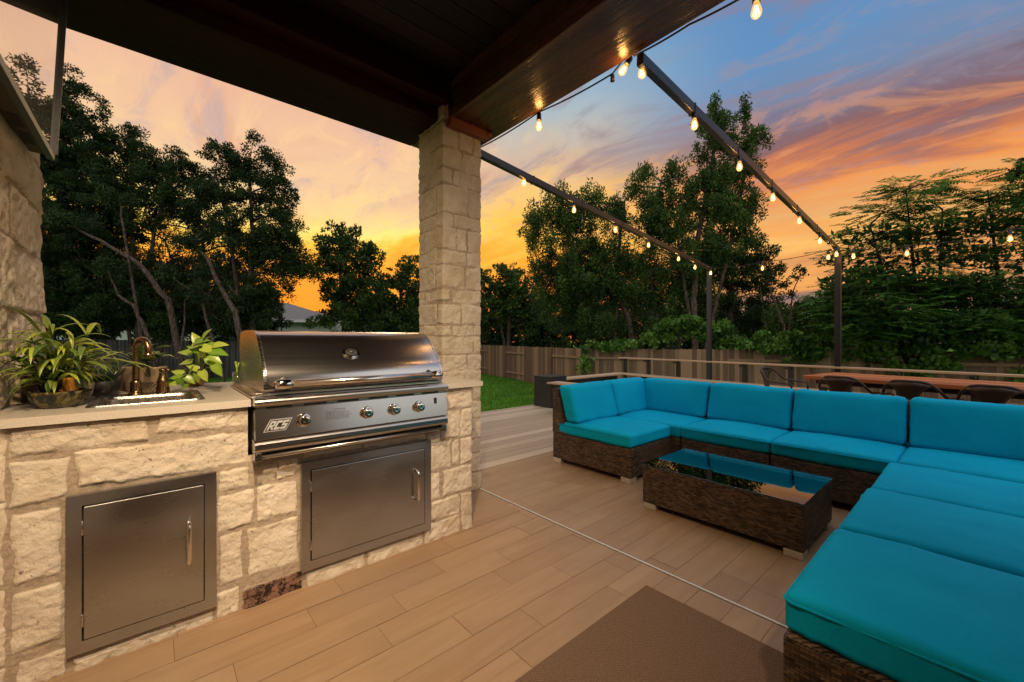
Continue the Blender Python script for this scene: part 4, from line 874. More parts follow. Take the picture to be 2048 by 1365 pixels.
for p, l in (((6.93,1.10,2.265), 'lit bulb just right of the top of the right frame post'), ((6.92,.59,2.22), 'lit bulb in front of the feathery trees, nearer the right post'), ((6.93,-.21,2.25), 'lit bulb in front of the feathery trees at the far right edge')): pts.append(put(p, l))
pts.append((6.9, -1.2, 2.5)); wire('hanging_cable', pts, .05, 'black light cord running right in front of the feathery trees')
pts = [(2.06, 2.78, 2.775)]
pts.append(put((2.075, 2.08, 2.690), 'lit bulb hanging alone beside the porch beam near the column'))
dead = make_bulb(False); dead['label'] = 'small black empty bulb socket on the cord beside the porch beam'; dead['category'] = 'bulb socket'; dead.name = 'empty_socket'; dead.location = (2.075, 1.456, 2.715); dead.scale = (.75, .75, .75)
pts.append((2.075, 1.456, 2.757)); pts.append(put((2.065, 1.35, 2.742-.03), 'lit bulb touching the porch beam where the right frame beam starts', (.0, .55)))
wire('hanging_cable', pts, .02, 'black light cord along the outer edge of the porch beam'); 
pts = [(2.06, 1.30, 2.775), (2.065, .98, 2.772)]; pts.append(put((2.085, .678, 2.668), 'large lit bulb hanging at the top edge of the picture')); pts.append((2.08, -.2, 2.80)); wire('hanging_cable', pts, .02, 'black light cord near the top edge of the picture')
# ---------------------------------------------------------------- deck bench and bar rail
def RX(y): return 6.73+.1556*(y+.3)
AR = math.atan2(.1556, 1); ru = np.array([math.sin(AR), math.cos(AR), 0]); rn = np.array([-math.cos(AR), math.sin(AR), 0])   # along rail, toward camera
rl_ = thing('bar_rail', (7.2, 2.0, 0), 'tan drink rail on dark brackets along the far side of the deck', 'railing')
def along(y, off, z): return np.array([RX(y), y, z])+rn*off
ya, yb_ = 5.12, -1.6; L = (yb_-ya)/ru[1]
q = MB(); c = (along(ya, 0, .79)+along(yb_, 0, .79))/2; q.obox(c, ru*abs(L)/2, rn*.07, np.array([0, 0, .0125])); q.build('top_board', M_rail, rl_, bevel=.004)
for y_ in (4.98, 4.38, 3.71, 2.50, 1.84, .65, .04, -.6, -1.2):
    q = MB(); p = along(y_, -.01, 0); q.obox(p+[0, 0, .39], ru*.03, rn*.03, np.array([0, 0, .384])); q.obox(p+rn*.055+[0, 0, .755], ru*.022, rn*.09, np.array([0, 0, .018])); q.build('bracket_post', M_pmetal, rl_, bevel=.003)
bn = thing('deck_bench', (6.9, 3.0, 0), 'long low tan board bench turning the corner of the deck', 'bench')
q = MB(); c = (along(5.05, .17, .47)+along(yb_, .17, .47))/2
for k in (-1, 1): q.obox(c+rn*.075*k, ru*abs(L)/2, rn*.072, np.array([0, 0, .012]), .4+.2*k)
q.build('long_board', M_rail, bn, bevel=.003)
q = MB()
for k in (0, 1): q.box(5.45, 7.24, 4.78+.148*k, 4.92+.148*k, .461, .485, .3+.4*k)
q.build('corner_board', mat('composite_rail_x', build=B_wood((.40, .27, .16), (.55, .39, .24), 0, 6, .001, (.5, .65))), bn, bevel=.003)
q = MB()
for k in (0, 1): q.box(4.76+.148*k, 4.90+.148*k, 3.2, 4.60, .461, .485, .3+.4*k)
q.build('side_board', M_rail, bn, bevel=.003)
for (x_, y_) in ((5.6, 4.92), (6.6, 4.92), (4.9, 4.5), (4.9, 3.4)): q = MB(); q.box(x_-.04, x_+.04, y_-.04, y_+.04, .006, .458); q.build('leg', M_pmetal, bn, bevel=.003)
for y_ in (4.3, 3.1, 1.9, .6, -.6): q = MB(); q.obox(along(y_, .17, .231), ru*.035, rn*.11, np.array([0, 0, .225])); q.build('leg', M_pmetal, bn, bevel=.003)
q = MB(); q.box(4.80, 5.02, 3.25, 4.56, .36, .455); q.box(5.45, 7.0, 4.80, 4.90, .36, .455); q.build('apron', M_pmetal, bn)
fp = thing('fire_pit', (6.1, 3.75, 0), 'low dark square fire pit with pale stones inside the bench corner', 'fire pit')
q = MB(); q.box(5.75, 6.45, 3.4, 4.1, .006, .36); q.build('body', M_tank, fp, bevel=.01); q = MB()
for k in range(60): a_ = rp.uniform(0, 6.28); r_ = rp.uniform(0, .26); q.lathe([(.001, -.018), (.018, -.008), (.022, .004), (.012, .016), (.001, .02)], (6.1+r_*math.cos(a_), 3.75+r_*math.sin(a_), .385+rp.uniform(0, .03)), 6)
q.build('stones', mat('white_stone', (.7, .68, .62), .5), fp)
# ---------------------------------------------------------------- dining table and chairs (turned 10 degrees)
DT = thing('dining_table', (5.64+.42-.15, 1.28-1.0, 0), 'long orange cedar dining table on black legs behind the sofa', 'dining table', rz=-R(9.5))
q = MB()
for k in range(5): q.box(-.425+.17*k+.001, -.425+.17*(k+1)-.001, -1.02, 1.02, .712, .752, rp.random())
q.build('table_top', M_table, DT, bevel=.004, world=False)
q = MB(); q.box(-.34, -.30, -.92, .92, .66, .7115); q.box(.30, .34, -.92, .92, .66, .7115); q.build('apron', M_blackpl, DT, world=False)
for sy in (-.85, .85):
    for sx in (-.34, .34): q = MB(); q.obox((sx, sy, .316), (.03, 0, 0), (0, .03, 0), (0, 0, .31)); q.build('leg', M_blackpl, DT, world=False)
def make_chair():
    t = thing('metal_chair', (0, 0, 0), 'x', 'chair', 'dark metal armchairs around the dining table')
    # local: faces +x, back at x=-.22
    q = MB(); q.box(-.19, .19, -.20, .20, .44, .452); q.build('seat', M_chair, t, bevel=.006, world=False)
    P = []
    for k in range(25):
        a_ = math.pi*(k/24)-math.pi/2; P.append((-.02-.215*math.cos(a_)**.8 if math.cos(a_) > 0 else -.02, .225*math.sin(a_), .78-.16*(abs(math.sin(a_)))**4))
    P = [(.20, -.225, .60), (.10, -.228, .615)]+P+[(.10, .228, .615), (.20, .225, .60)]
    q = MB(); q.tube([(.19, -.215, .45)]+P+[(.19, .215, .45)], .0125, 10); q.build('arm_rail', M_chair, t, world=False)
    V = []; nz = 9; ny = 7
    for i in range(nz):
        s = i/(nz-1); hw = .055+.018*s+.10*max(0, s-.55)**1.6*3.2; zc = .45+s*.325
        for j in range(ny):
            yy = -hw+2*hw*j/(ny-1); xx = -.195-.045*s+.9*yy*yy; zt = zc-(yy*yy)*1.2*s; V.append((xx, yy, zt))
    q = MB(); q.add(V, [(i*ny+j, i*ny+j+1, (i+1)*ny+j+1, (i+1)*ny+j) for i in range(nz-1) for j in range(ny-1)], True); o = q.build('back_splat', M_chair, t, world=False); sm_ = o.modifiers.new('thickness', 'SOLIDIFY'); sm_.thickness = .005; sm_.offset = 0
    for sx in (-1, 1):
        for sy in (-1, 1): q = MB(); q.tube([(sx*.17, sy*.175, .44), (sx*.215, sy*.215, .006)], [.019, .012], 8); q.build('leg', M_chair, t, world=False)
    return t
ch0 = make_chair(); spots = [((5.54, .93), -9.5, 'dark metal chair seen from behind, leftmost of the three along the table'), ((5.46, .40), -9.5, 'metal chair in the middle of the three seen from behind'), ((5.40, -.10), -9.5, 'metal chair cut by the right picture edge'), ((6.28, 1.72), -99.5, 'metal chair at the head of the table seen from the side')]
for k, (p, rz, lab) in enumerate(spots):
    o = ch0 if k == 0 else copy_tree(ch0); o.location = (p[0], p[1], 0); o.rotation_euler = (0, 0, R(rz)); o['label'] = lab
# ---------------------------------------------------------------- fences
def fence(name, p0, p1, zt0, zt1, m, lab, pw=.14, ear=True, alt=True, seed=0, hgt=1.8):
    r_ = random.Random(seed); p0, p1 = np.array(p0, float), np.array(p1, float); L = np.linalg.norm(p1-p0); d = np.append((p1-p0)/L, 0); mid = (p0+p1)/2
    s = np.array([-d[1], d[0], 0.]);  s = s if s@np.append(-mid, 0) > 0 else -s; f = thing(name, (mid[0], mid[1], GZ), lab, 'fence')
    n = int(round(L/2.44)); pl = L/n
    for i in range(n):
        q = MB(); side = 1 if (i % 2 or not alt) else -1; k = int(pl/pw); w_ = pl/k
        for j in range(k):
            t0 = i*pl+j*w_; tm = t0+w_/2; zt = zt0+(zt1-zt0)*tm/L+r_.uniform(-.012, .012); c = np.append(p0, 0)+d*tm+s*side*.045; hw = w_/2-.003; e_ = .022
            pr = [(-hw, 0), (hw, 0), (hw, zt-GZ-e_), (hw-e_, zt-GZ), (-hw+e_, zt-GZ), (-hw, zt-GZ-e_)] if ear else [(-hw, 0), (hw, 0), (hw, zt-GZ), (-hw, zt-GZ)]
            V = [c+d*a_+s*.008*sg+np.array([0, 0, GZ+b_]) for sg in (1, -1) for a_, b_ in pr]; m_ = len(pr); q.add(V, [tuple(range(m_)), tuple(range(m_, 2*m_))[::-1]]+[(a_, m_+a_, m_+(a_+1) % m_, (a_+1) % m_) for a_ in range(m_)], False, r_.random())
        q.build('pickets', m, f)
        zt = zt0+(zt1-zt0)*(i+.5)/n; c = np.append(p0, 0)+d*(i+.5)*pl
        for zz_ in (zt-.35, GZ+.35): q = MB(); q.obox(c+[0, 0, zz_], d*(pl/2-.06), s*.02, np.array([0, 0, .042]), .8); q.build('rail', m, f)
    for i in range(n+1):
        zt = zt0+(zt1-zt0)*i/n; c = np.append(p0, 0)+d*i*pl; q = MB(); q.obox(c+[0, 0, (zt+.02+GZ)/2], d*.05, s*.062, np.array([0, 0, (zt+.02-GZ)/2]), .2); q.build('post', m, f)
    return f
A_, B_, C_, D_ = W(-160, 682, 17)[:2], W(905, 682, 31)[:2], W(1168, 682, 15.7)[:2], W(2400, 682, 9.3)[:2]
fence('back_fence', A_, B_, 1.27, 1.02, M_fenceg, 'grey weathered picket fence behind the counter plants', alt=False, seed=1)
fence('side_fence', B_, C_, .93, .86, M_fence, 'brown picket fence with exposed rails between lawn and black tank cover', seed=2)
fence('vine_fence', C_, D_, .86, .88, M_fence, 'brown picket fence overgrown with vines behind the bar rail', seed=3)
# ---------------------------------------------------------------- neighbour house
hs = thing('neighbour_house', tuple(W(560, 682, 40)[:2])+(GZ,), 'pale house with grey shingle roof glimpsed between trees behind the grill', 'house')
def hbox(px0, px1, d0, dd, z0, z1, mb):
    a_ = W(px0, 682, d0); b_ = W(px1, 682, d0); a_[2] = b_[2] = z0; u = b_-a_; n = FW*dd; V = [a_, b_, b_+n, a_+n]; V = V+[v+np.array([0, 0, z1-z0]) for v in V]; mb.add(V, [(0,1,2,3),(4,7,6,5),(0,4,5,1),(1,5,6,2),(2,6,7,3),(3,7,4,0)])
q = MB(); hbox(100, 672, 38, 9, GZ, 3.15, q); q.build('wall', mat('pale_siding', (.42, .46, .38), .8), hs)
q = MB(); e0, e1 = W(80, 682, 37.3), W(684, 682, 37.3); r0, r1 = W(180, 682, 42.5), W(575, 682, 42.5); b0_, b1_ = W(60, 682, 48), W(640, 682, 48)
for p, z in ((e0, 3.1), (e1, 3.1), (r0, 5.1), (r1, 5.1), (b0_, 3.1), (b1_, 3.1)): p[2] = z
q.add([e0, e1, r1, r0, b0_, b1_], [(0, 1, 2, 3), (3, 2, 5, 4), (1, 5, 2), (0, 3, 4)])
def B_shing(g, p, o):
    c = oc(g); g.l(g.mix(g.noise(c, 6, 4, .7), (.10, .095, .09), (.21, .195, .185)), p.inputs['Base Color'])
q.build('roof', mat('shingle', rough=.9, build=B_shing), hs)
q = MB(); a_ = e0.copy(); b_ = e1.copy(); q.obox((a_+b_)/2-[0, 0, .12], (b_-a_)/2, FW*.05, np.array([0, 0, .12])); q.build('fascia', mat('pale_fascia', (.6, .58, .52), .6), hs)
for px in (200, 330, 455, 500): q = MB(); hbox(px, px+24, 37.94, .05, 1.0, 2.3, q); q.build('window', mat('window_dark', (.03, .05, .055), .2), hs)
hs2 = thing('red_roof_house', tuple(W(1085, 682, 70)[:2])+(GZ,), 'tiny distant house with an orange-red roof beyond the side fence', 'house')
q = MB(); hbox(1060, 1115, 70, 6, GZ, 2.1, q); q.build('wall', mat('far_wall', (.55, .42, .28), .8), hs2)
q = MB(); a_, b_, c_, d_ = W(1054, 682, 69.5), W(1121, 682, 69.5), W(1108, 682, 73), W(1068, 682, 73)
for p, z in ((a_, 2.1), (b_, 2.1), (c_, 3.9), (d_, 3.9)): p[2] = z
q.add([a_, b_, c_, d_], [(0, 1, 2, 3)]); q.build('roof', mat('red_roof', (.42, .12, .05), .8), hs2)
# ---------------------------------------------------------------- trees
LR = np.random.default_rng(99)
def leaves(mb, ctr_, rad, n, L, Wd, out=.5, up=.3, tint0=.5, spread=.35, rand=1.0):
    """n leaf-sized rhombs scattered in a clump of radii rad"""
    v = LR.normal(size=(n, 3)); v /= np.linalg.norm(v, axis=1)[:, None]; r = LR.random(n)**(1/2.2); P = ctr_+v*r[:, None]*rad
    d = v*out+np.array([0, 0, up])+LR.normal(size=(n, 3))*.5*rand; d /= np.linalg.norm(d, axis=1)[:, None]
    s = np.cross(d, LR.normal(size=(n, 3))); s /= np.linalg.norm(s, axis=1)[:, None]; l = (L*LR.uniform(.6, 1.3, n))[:, None]; w_ = (Wd*LR.uniform(.6, 1.3, n))[:, None]
    V = np.stack([P, P+d*l*.45+s*w_*.5, P+d*l, P+d*l*.45-s*w_*.5], 1); mb.quads(V, np.clip(tint0+LR.normal(0, spread, n), 0, 1))
def limb(mb, a_, b_, r0, r1, wig=.15, n=6):
    a_, b_ = np.array(a_, float), np.array(b_, float); L = np.linalg.norm(b_-a_); P = []
    o_ = LR.normal(size=(n+1, 3))*wig*L*.12; o_[0] = 0; o_[-1] = 0
    for k in range(n+1): t = k/n; P.append(a_*(1-t)+b_*t+o_[k]+np.array([0, 0, math.sin(t*math.pi)*L*.05]))
    mb.tube(P, np.linspace(r0, r1, n+1), 6, cap=False, tint=.5); return P
def tree(name, lab, cat, d, trunks, blobs, ml=None, mt=None, L=.115, Wd=.044, cover=2.0, clump=.42, grp=None, up=.35, out=.6, twigs=True, tr=.16, zb=GZ, tint=.5, plume=False):
    """trunks: lists of sighted points (px,py,extra depth); blobs: (px,py,rx,ry[,extra depth])"""
    ml = ml or M_leafd; mt = mt or M_bark; cover *= 2.7; L *= 1.0; Wd *= 1.3; clump *= .78; base = W(trunks[0][0][0], 682, d+trunks[0][0][2]); base[2] = zb
    t = thing(name, tuple(base), lab, cat, grp); tops = []; q = MB()
    for tk in trunks:
        P = [W(*p[:2], d+p[2]) for p in tk]; 
        if tk is trunks[0] or len(tk[0]) > 3: P[0][2] = zb
        P = np.array(P); P2 = []
        for a_, b_ in zip(P[:-1], P[1:]):
            for k in range(4): P2.append(a_*(1-k/4)+b_*k/4+LR.normal(size=3)*.02)
        P2.append(P[-1]); r0 = tr*(tk[0][3] if len(tk[0]) > 3 else 1); q.tube(P2, np.linspace(r0, r0*.35, len(P2)), 8); tops.append(np.array(P2))
    alltr = np.concatenate(tops); bq = q; q = MB()
    for b in blobs:
        px, py, rx, ry = b[:4]; dd = d+(b[4] if len(b) > 4 else 0); c = W(px, py, dd); m_ = dd/F; ra = np.array([rx*m_, rx*m_*.8, ry*m_])
        i = np.argmin(np.linalg.norm(alltr-c, axis=1)+LR.random(len(alltr))*.3+2*np.maximum(alltr[:, 2]-c[2], 0)); limb(bq, alltr[i], c, .05*tr/.16, .02)
        area = math.pi*ra[0]*ra[2]; nl = cover*area/(L*Wd*.5); cr = min(clump, ra[0]*.6, ra[2]*.7); nc = max(4, int(1.25*area/(math.pi*cr*cr)*1.9)); per = max(6, int(nl/nc))
        v = LR.normal(size=(nc, 3)); v /= np.linalg.norm(v, axis=1)[:, None]; r = LR.random(nc)**(1/2.0)*LR.choice([1, 1, 1, 1.18], nc); Cc = c+v*r[:, None]*ra
        for j in range(nc):
            k = LR.uniform(.55, 1.25); rr_ = np.array([cr*k, cr*k, cr*k*(1.5 if plume else .8)])*LR.uniform(.55, 1.35, 3); tt = np.clip(tint+LR.normal(0, .18), 0, 1)
            leaves(q, Cc[j], rr_, int(per*k*k), L, Wd, out, up, tt, .18)
            if twigs and j % 2 == 0: limb(bq, c+(Cc[j]-c)*.15, Cc[j]+v[j]*cr*.5, .018, .005, n=3)
    bq.build('trunk', mt, t); q.build('crown', ml, t); return t
# left wood: dark elms and cedars behind the grey fence
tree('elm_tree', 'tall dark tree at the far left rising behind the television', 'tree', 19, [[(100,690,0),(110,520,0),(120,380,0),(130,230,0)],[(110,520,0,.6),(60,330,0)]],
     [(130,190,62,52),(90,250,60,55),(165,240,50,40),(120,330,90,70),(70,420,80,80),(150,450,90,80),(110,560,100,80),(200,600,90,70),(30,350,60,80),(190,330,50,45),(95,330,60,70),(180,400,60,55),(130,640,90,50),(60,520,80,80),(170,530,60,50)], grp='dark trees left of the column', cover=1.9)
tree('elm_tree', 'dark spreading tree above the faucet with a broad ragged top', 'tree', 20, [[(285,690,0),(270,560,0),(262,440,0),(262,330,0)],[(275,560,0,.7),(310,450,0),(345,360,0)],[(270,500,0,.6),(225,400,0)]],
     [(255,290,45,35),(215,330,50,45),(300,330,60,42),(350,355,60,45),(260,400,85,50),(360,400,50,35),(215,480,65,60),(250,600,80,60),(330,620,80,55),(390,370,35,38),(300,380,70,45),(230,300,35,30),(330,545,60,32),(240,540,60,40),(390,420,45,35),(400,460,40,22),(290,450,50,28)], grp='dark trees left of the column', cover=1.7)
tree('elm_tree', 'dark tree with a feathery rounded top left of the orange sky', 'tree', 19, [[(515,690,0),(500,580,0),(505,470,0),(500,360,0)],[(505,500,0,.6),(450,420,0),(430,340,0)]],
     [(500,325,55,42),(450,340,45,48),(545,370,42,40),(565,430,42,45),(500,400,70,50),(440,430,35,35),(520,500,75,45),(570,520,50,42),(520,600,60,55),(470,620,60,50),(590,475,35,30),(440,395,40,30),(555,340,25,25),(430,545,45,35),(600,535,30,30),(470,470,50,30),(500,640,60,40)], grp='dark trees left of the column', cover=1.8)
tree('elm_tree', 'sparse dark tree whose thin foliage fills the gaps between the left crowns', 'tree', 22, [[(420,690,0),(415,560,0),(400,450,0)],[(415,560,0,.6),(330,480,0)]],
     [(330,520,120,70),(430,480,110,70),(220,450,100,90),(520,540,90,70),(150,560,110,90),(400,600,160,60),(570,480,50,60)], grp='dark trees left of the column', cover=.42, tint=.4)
tree('leaning_cedar', 'leaning bare cedar trunk slanting down right above the faucet', 'tree', 16.5, [[(375,700,0),(335,600,0),(280,530,0),(215,490,0),(160,462,0)],[(300,560,0,.5),(250,470,0),(238,400,0)]],
     [(150,450,45,25),(110,440,40,22),(225,400,35,30)], mt=M_bark, tr=.13, cover=1.6, grp='bare leaning trunks behind the grey fence')
tree('leaning_cedar', 'leaning bare cedar trunk ending at the grill hood', 'tree', 16, [[(500,690,0),(470,625,0),(440,570,0),(415,520,0),(395,495,0)],[(455,600,0,.45),(400,590,0),(350,560,0)]],
     [(380,485,40,22),(345,550,30,18),(420,590,30,20)], mt=M_bark, tr=.12, cover=1.4, grp='bare leaning trunks behind the grey fence')
tree('leaning_cedar', 'thin crooked grey trunk low behind the strappy plant', 'tree', 16, [[(330,695,0),(290,655,0),(265,610,0),(235,590,0),(218,545,0)],[(355,640,0,.5),(370,600,0),(400,585,0)]],
     [(220,540,30,25),(395,580,25,18)], mt=M_bark, tr=.08, cover=1.2, grp='bare leaning trunks behind the grey fence')
for k, (px, d_, lab) in enumerate([(60,26,'low dark shrub behind the grey fence at the left wall'),(190,26,'low dark shrub behind the grey fence over the strappy plant'),(330,27,'low dark shrub behind the grey fence over the faucet'),(450,27,'low dark shrub behind the grey fence left of the grill'),(560,26,'low leafy shrub behind the grill hood left of the pale house wall')]):
    tree('understory_shrub', lab, 'shrub', d_, [[(px,700,0),(px+5,600,0)]], [(px-40,620,60,50),(px+40,600,60,55),(px,560,60,40),(px,660,80,40)] if k < 4 else [(px-55,630,40,40),(px-30,660,40,25)], cover=1.5, tr=.08, grp='shrubs behind the grey fence', tint=.35, L=.2, Wd=.09, clump=.6)
tree('cedar_tree', 'dark pointed cedar standing alone between the grill and the column', 'tree', 24, [[(690,690,0),(688,620,0),(680,540,0),(682,460,0)]],
     [(680,468,32,30),(665,505,42,32),(715,490,30,28),(735,520,32,32),(690,545,70,35),(680,590,40,40),(735,580,45,45),(700,640,75,45),(655,535,30,26)], ml=M_leafm, cover=2.1, tint=.3, grp='trees around the column', L=.19, Wd=.08)
tree('oak_tree', 'rounded dark oak half hidden by the left edge of the column', 'tree', 27, [[(800,690,0),(800,620,0),(805,560,0)]],
     [(815,540,35,28),(785,570,38,30),(830,580,45,40),(790,630,55,45),(850,640,55,45),(760,620,30,40)], ml=M_leafm, cover=2.1, tint=.3, grp='trees around the column', L=.2, Wd=.09)
tree('oak_tree', 'round dark oak just right of the column over the side fence', 'tree', 30, [[(1015,690,0),(1018,640,0),(1015,590,0)],[(1018,650,0,.8),(990,600,0)]],
     [(1020,555,40,30),(985,580,42,32),(1045,580,40,32),(960,560,28,26),(1000,620,60,36),(1060,620,45,36),(950,620,40,50),(1075,640,30,30)], ml=M_leafm, cover=2.1, tint=.3, grp='trees around the column', L=.22, Wd=.1)
# big cedars right of the column
tree('cedar_tree', 'broad cedar with a slanting trunk under the left frame beam', 'tree', 19, [[(1280,700,0),(1255,630,0),(1225,570,0),(1185,510,0),(1140,470,0)],[(1210,700,.4,.9),(1195,630,0),(1190,560,0)],[(1225,570,0,.6),(1240,470,0),(1250,400,0)]],
     [(1090,430,40,32),(1130,410,45,32),(1070,470,35,30),(1180,405,45,28),(1150,460,60,42),(1110,520,60,42),(1190,500,60,48),(1235,430,42,38),(1140,580,60,42),(1215,580,55,45),(1090,560,35,30),(1170,640,50,25),(1210,640,60,40),(1250,520,40,40),(1100,600,45,40),(1170,560,70,50)], ml=M_leafm, cover=1.9, tint=.3, up=.5, grp='cedars right of the column', plume=True)
tree('cedar_tree', 'tall cedar whose spiky top rises above the right frame beam', 'tree', 18, [[(1390,700,0),(1388,600,0),(1395,480,0),(1420,360,0),(1435,240,0)],[(1395,480,0,.6),(1480,400,0),(1500,300,0)],[(1400,440,0,.6),(1340,380,0)]],
     [(1432,218,14,28),(1450,240,24,32),(1490,235,12,36),(1410,255,24,24),(1430,290,45,35),(1490,290,38,38),(1530,270,20,18),(1395,310,28,18),(1440,345,45,35),(1500,350,40,40),(1340,360,30,26),(1300,350,22,20),(1270,375,30,22),(1310,400,42,32),(1370,400,36,28),(1430,410,48,40),(1500,410,35,26),(1350,460,62,40),(1430,480,52,42),(1300,460,40,40),(1480,470,35,28),(1390,370,40,35),(1450,380,45,40),(1400,520,50,40),(1320,430,50,40),(1460,430,50,40)], ml=M_leafm, cover=1.9, tint=.4, up=.6, grp='cedars right of the column', plume=True, clump=.34)
tree('oak_tree', 'sparse dark oak filling the gaps behind the cedars right of the column', 'tree', 24, [[(1230,690,0),(1228,600,0),(1220,520,0)]],
     [(1150,560,110,80),(1260,560,110,90),(1350,520,100,90),(1440,560,80,60),(1200,640,160,50),(1400,640,140,50)], ml=M_leafm, cover=.5, tint=.25, grp='cedars right of the column')
tree('cedar_tree', 'dense lower cedar wrapped in vines behind the left frame post', 'tree', 19, [[(1360,700,0),(1352,640,0),(1345,560,0)],[(1310,700,.3,.9),(1305,620,0),(1300,540,0)]],
     [(1310,540,55,38),(1370,545,50,40),(1290,600,48,42),(1350,600,55,45),(1410,570,45,45),(1400,630,45,40),(1330,650,60,30),(1440,530,30,30)], ml=M_leafm, cover=1.9, tint=.4, grp='cedars right of the column', plume=True)
tree('cedar_tree', 'dark cedar between the two frame posts', 'tree', 20, [[(1465,700,0),(1460,600,0),(1470,520,0)]],
     [(1490,490,36,26),(1460,520,40,32),(1520,520,34,26),(1545,545,24,18),(1480,570,55,42),(1530,590,45,35),(1450,620,50,40),(1510,640,50,35)], ml=M_leafd, cover=1.8, tint=.5, grp='cedars right of the column')
tree('spindly_tree', 'thin spindly tree with sparse leaf tufts against the sunset', 'tree', 17, [[(1572,700,0),(1565,650,0),(1548,600,0),(1535,560,0)],[(1565,650,0,.6),(1585,590,0),(1600,550,0)],[(1550,600,0,.4),(1520,570,0)]],
     [(1600,540,14,8),(1590,555,12,7),(1565,570,20,10),(1540,560,24,14),(1585,590,14,8),(1610,548,8,5)], ml=M_leafd, cover=1.2, tr=.07, clump=.25)
for k, (px, py, rx, lab) in enumerate([(1580,640,60,'bushy green shrub low behind the vines between the posts'),(1640,625,60,'bushy shrub beside the right frame post against the orange sky'),(1700,640,70,'dark shrub mass right behind the right frame post')]):
    tree('hedge_shrub', lab, 'shrub', 18, [[(px,700,0),(px,650,0)]], [(px-20,py,rx*.6,34),(px+25,py-6,rx*.6,36),(px,py+30,rx,30)], ml=M_leafm, cover=1.9, tr=.06, grp='shrubs behind the vine fence', tint=.45)
# distant wood closing the view beneath the crowns
for k in range(16):
    px = 60+k*118+LR.uniform(-10, 10)+(70 if k == 5 else 0)-(35 if k == 4 else 0); h_ = LR.uniform(60, 95) if px < 900 else LR.uniform(60, 90)
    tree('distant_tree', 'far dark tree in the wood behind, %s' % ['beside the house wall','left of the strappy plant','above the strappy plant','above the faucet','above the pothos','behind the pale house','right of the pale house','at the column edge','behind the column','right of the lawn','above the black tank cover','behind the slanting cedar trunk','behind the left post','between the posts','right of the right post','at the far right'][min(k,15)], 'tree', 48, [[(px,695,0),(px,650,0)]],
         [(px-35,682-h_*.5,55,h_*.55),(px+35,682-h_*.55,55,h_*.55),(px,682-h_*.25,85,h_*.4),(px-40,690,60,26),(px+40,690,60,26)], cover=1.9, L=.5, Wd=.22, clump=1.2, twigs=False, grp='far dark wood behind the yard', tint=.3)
tree('green_bush', 'bright yellow-green rounded bush beyond the side fence', 'shrub', 50, [[(1095,705,0),(1095,690,0)]], [(1095,688,30,16)], ml=M_leafv, cover=2.2, L=.3, Wd=.14, clump=.5, twigs=False, tint=.9)
# feathery compound-leaf trees on the right
def compound(q, p, d, L, tint):
    d = d/np.linalg.norm(d); s = np.cross(d, [0, 0, 1.]); s /= np.linalg.norm(s)+1e-9; n = 9; tip = []
    Vs = []; w_ = L*.10
    for k in range(n):
        t = .18+.82*k/(n-1); c = p+d*L*t+np.array([0, 0, -.16*L*t*t]); ll = L*(.27-.12*abs(t-.5))
        for sg in (-1, 1):
            e_ = s*sg*.9+d*.45+np.array([0, 0, -.20+LR.normal()*.10]); e_ /= np.linalg.norm(e_); ww = np.cross(e_, [0, 0, 1.]); ww /= np.linalg.norm(ww)+1e-9
            Vs.append([c, c+e_*ll*.4+ww*w_*.5, c+e_*ll, c+e_*ll*.4-ww*w_*.5])
    q.quads(np.array(Vs), np.clip(tint+LR.normal(0, .12, len(Vs)), 0, 1))
def sumac(lab, d, trunks, layers, n_, L=.62, tint=.4):
    base = W(trunks[0][0][0], 682, d); base[2] = GZ; t = thing('feathery_tree', tuple(base), lab, 'tree', 'feathery compound-leaf trees on the right'); q = MB(); tops = []
    for tk in trunks:
        P = [W(*p[:2], d+p[2]) for p in tk]; P[0][2] = GZ; P = np.array(P); q.tube(P, np.linspace(.07, .015, len(P)), 7); tops.append(np.array([P[0]*(1-a_)+P[-1]*a_ for a_ in np.linspace(0, 1, 20)])); tops.append(P)
    bq = q; A = np.concatenate(tops); q = MB()
    for (px, py, rx, ry, dd, dens) in layers:
        c = W(px, py, d+dd); m_ = (d+dd)/F; R_ = np.array([rx*m_, rx*m_*.9, ry*m_])
        i = np.argmin(np.linalg.norm(A-c, axis=1)); limb(bq, A[i], c, .025, .012, n=4)
        if py > 430: leaves(q, c+FW*.5, R_*.85, int(500*dens*(1 if py > 520 else .2)), .20, .10, .5, .0, .10, .12)
        for k in range(int(n_*dens*1.7)):
            v = LR.normal(size=3); v /= np.linalg.norm(v); p = c+v*R_*LR.random()**.5; dr = np.array([v[0], v[1], 0])*1.0+LR.normal(size=3)*.35+np.array([0, 0, .22]); dr[2] *= .5
            ro = RT*np.sign((p-c)@RT)*.5; compound(q, p, dr+ro, L*LR.uniform(.65, 1.15), np.clip(tint+LR.normal(0, .22), 0, 1))
            if k % 5 == 0: limb(bq, c, p, .008, .003, n=2)
    bq.build('trunk', M_barkd, t); q.build('crown', M_leafs, t); return t
sumac('feathery tree with layered leaf sprays right of the right frame post', 11.5, [[(1840,700,0),(1830,560,0),(1812,380,0)],[(1840,700,0),(1770,560,0),(1740,450,0)],[(1840,700,0),(1880,560,0),(1885,420,0)]],
      [(1812,385,70,16,0,.7),(1850,370,50,14,0,.5),(1770,425,75,16,0,.8),(1870,410,80,20,0,.9),(1760,465,75,20,0,1),(1840,460,95,26,0,1.4),(1740,510,75,24,0,1.1),(1850,520,110,34,0,1.8),(1760,560,95,32,-.3,1.6),(1870,580,120,36,0,1.9),(1750,620,110,36,-.6,1.8),(1840,650,120,36,-.4,1.9),(1700,600,60,24,-.3,.8),(1900,470,70,30,.3,1),(1720,650,60,34,-.6,.9)], 44)
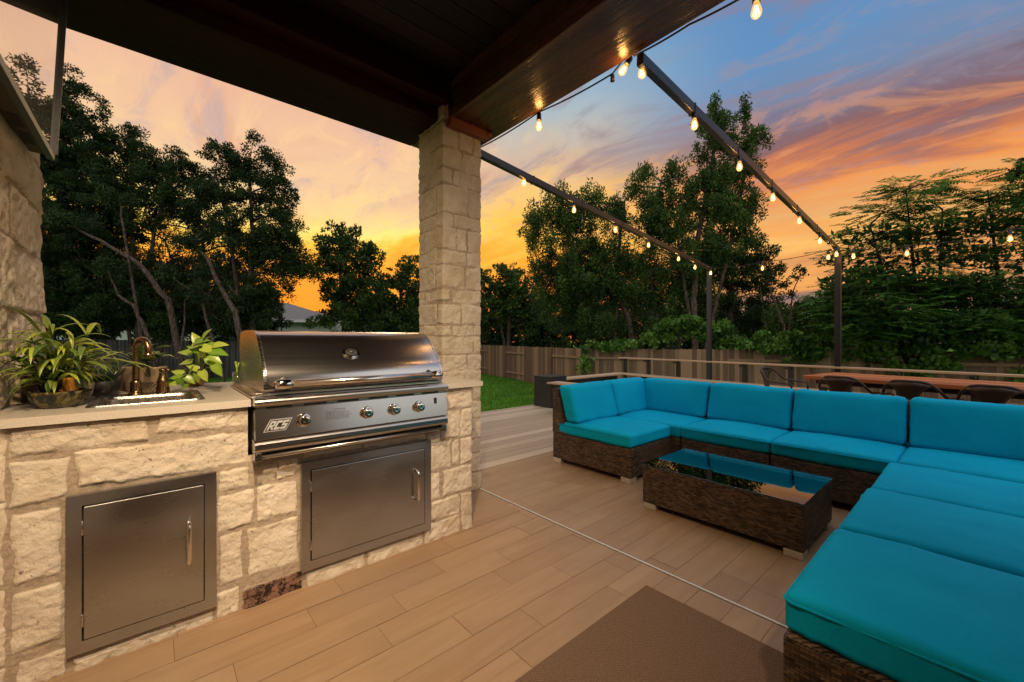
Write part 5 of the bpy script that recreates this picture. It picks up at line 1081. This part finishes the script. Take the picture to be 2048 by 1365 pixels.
sumac('feathery tree at the right picture edge with a dense dark crown', 11, [[(2000,700,0),(1995,540,0),(1975,380,0)],[(2000,700,0),(2060,520,0),(2080,380,0)]],
      [(1985,395,55,18,0,.6),(2060,380,70,24,0,.9),(2040,340,30,22,0,.4),(1990,440,75,24,0,1.1),(2080,440,80,34,0,1.3),(1980,500,90,30,0,1.5),(2080,520,90,40,0,1.5),(1970,580,100,38,0,1.8),(2070,620,100,40,0,1.8),(1960,650,100,38,-.3,1.8),(2100,680,80,40,-.2,1.2)], 44, tint=.3)
tree('elm_tree', 'dark fine-leaved tree top in the upper right corner behind the feathery trees', 'tree', 14, [[(2110,700,0),(2100,500,0),(2085,380,0)]],
     [(2050,345,28,24),(2090,380,50,45),(2030,400,35,20),(2110,470,60,60),(2050,320,10,14),(2100,560,60,60)], cover=1.8, tint=.4)
# vines on the fence
def vine(lab, pts, seedpts=None, nl=1400, dz=.3, dy=.25):
    c0 = W(*pts[0]); t = thing('fence_vine', (c0[0], c0[1], c0[2]), lab, 'vine', 'green vines over the fence'); q = MB(); s_ = MB()
    for a_, b_ in zip(pts[:-1], pts[1:]):
        A, B = W(*a_), W(*b_); L = np.linalg.norm(B-A); limb(s_, A, B, .012, .008, wig=.4)
        nc = max(6, int(L/.085))
        for k in range(nc):
            u = LR.random(); c = A*(1-u)+B*u+np.array([LR.normal()*dy*.6, LR.normal()*dy*.6, LR.normal()*dz*.5])
            leaves(q, c, np.array([.2, .2, .15])*LR.uniform(.5, 1.4), int(nl*L/nc/2.2), .13, .12, .3, .1, np.clip(.45+LR.normal(0, .25), 0, 1), .2)
    q.build('leaves', M_leafv, t); s_.build('stems', M_barkd, t); return t
fd = lambda px: 15.7-(px-1168)/(2400-1168)*6.4*1.0
def fdepth(px):   # distance of the fence along a sight line
    r_ = FW+RT*(px-1024)/F; dd = D_-C_; n_ = np.array([-dd[1], dd[0]]); return (C_@n_)/(r_[:2]@n_)
vine('thin vine on top of the fence behind the black tank cover', [(1160,694,15.6),(1230,694,fdepth(1230)-.1),(1300,690,fdepth(1300)-.1)], nl=500, dz=.12)
vine('leafy vine mound on the fence behind the left frame post', [(1300,668,fdepth(1300)),(1360,655,fdepth(1360)),(1420,668,fdepth(1420)),(1480,678,fdepth(1480))], nl=2600, dz=.45)
vine('bright vine spilling over the fence between the frame posts', [(1470,678,fdepth(1470)-.1),(1540,686,fdepth(1540)-.1),(1600,690,fdepth(1600)-.15),(1660,700,fdepth(1660)-.15)], nl=2600, dz=.35)
vine('vine hanging down the fence planks left of the right post', [(1600,700,fdepth(1600)-.15),(1615,715,fdepth(1600)-.15),(1580,722,fdepth(1580)-.15)], nl=700, dz=.2)
vine('broad leafed vine covering the fence right of the right post', [(1690,690,fdepth(1690)-.15),(1760,700,fdepth(1760)-.2),(1850,715,fdepth(1850)-.25),(1920,690,fdepth(1920)-.2)], nl=2600, dz=.5)
vine('broad leafed vine on the fence at the right picture edge', [(1920,700,fdepth(1920)-.2),(1990,660,fdepth(1990)-.3),(2060,690,fdepth(2060)-.2),(2040,740,fdepth(2040)-.2)], nl=2200, dz=.55)
vine('thin vine climbing the fence post at the fence corner', [(1168,700,15.5),(1170,745,15.5)], nl=500, dz=.1, dy=.08)
for o in bpy.data.objects:
    if '_w' in o: del o['_w']
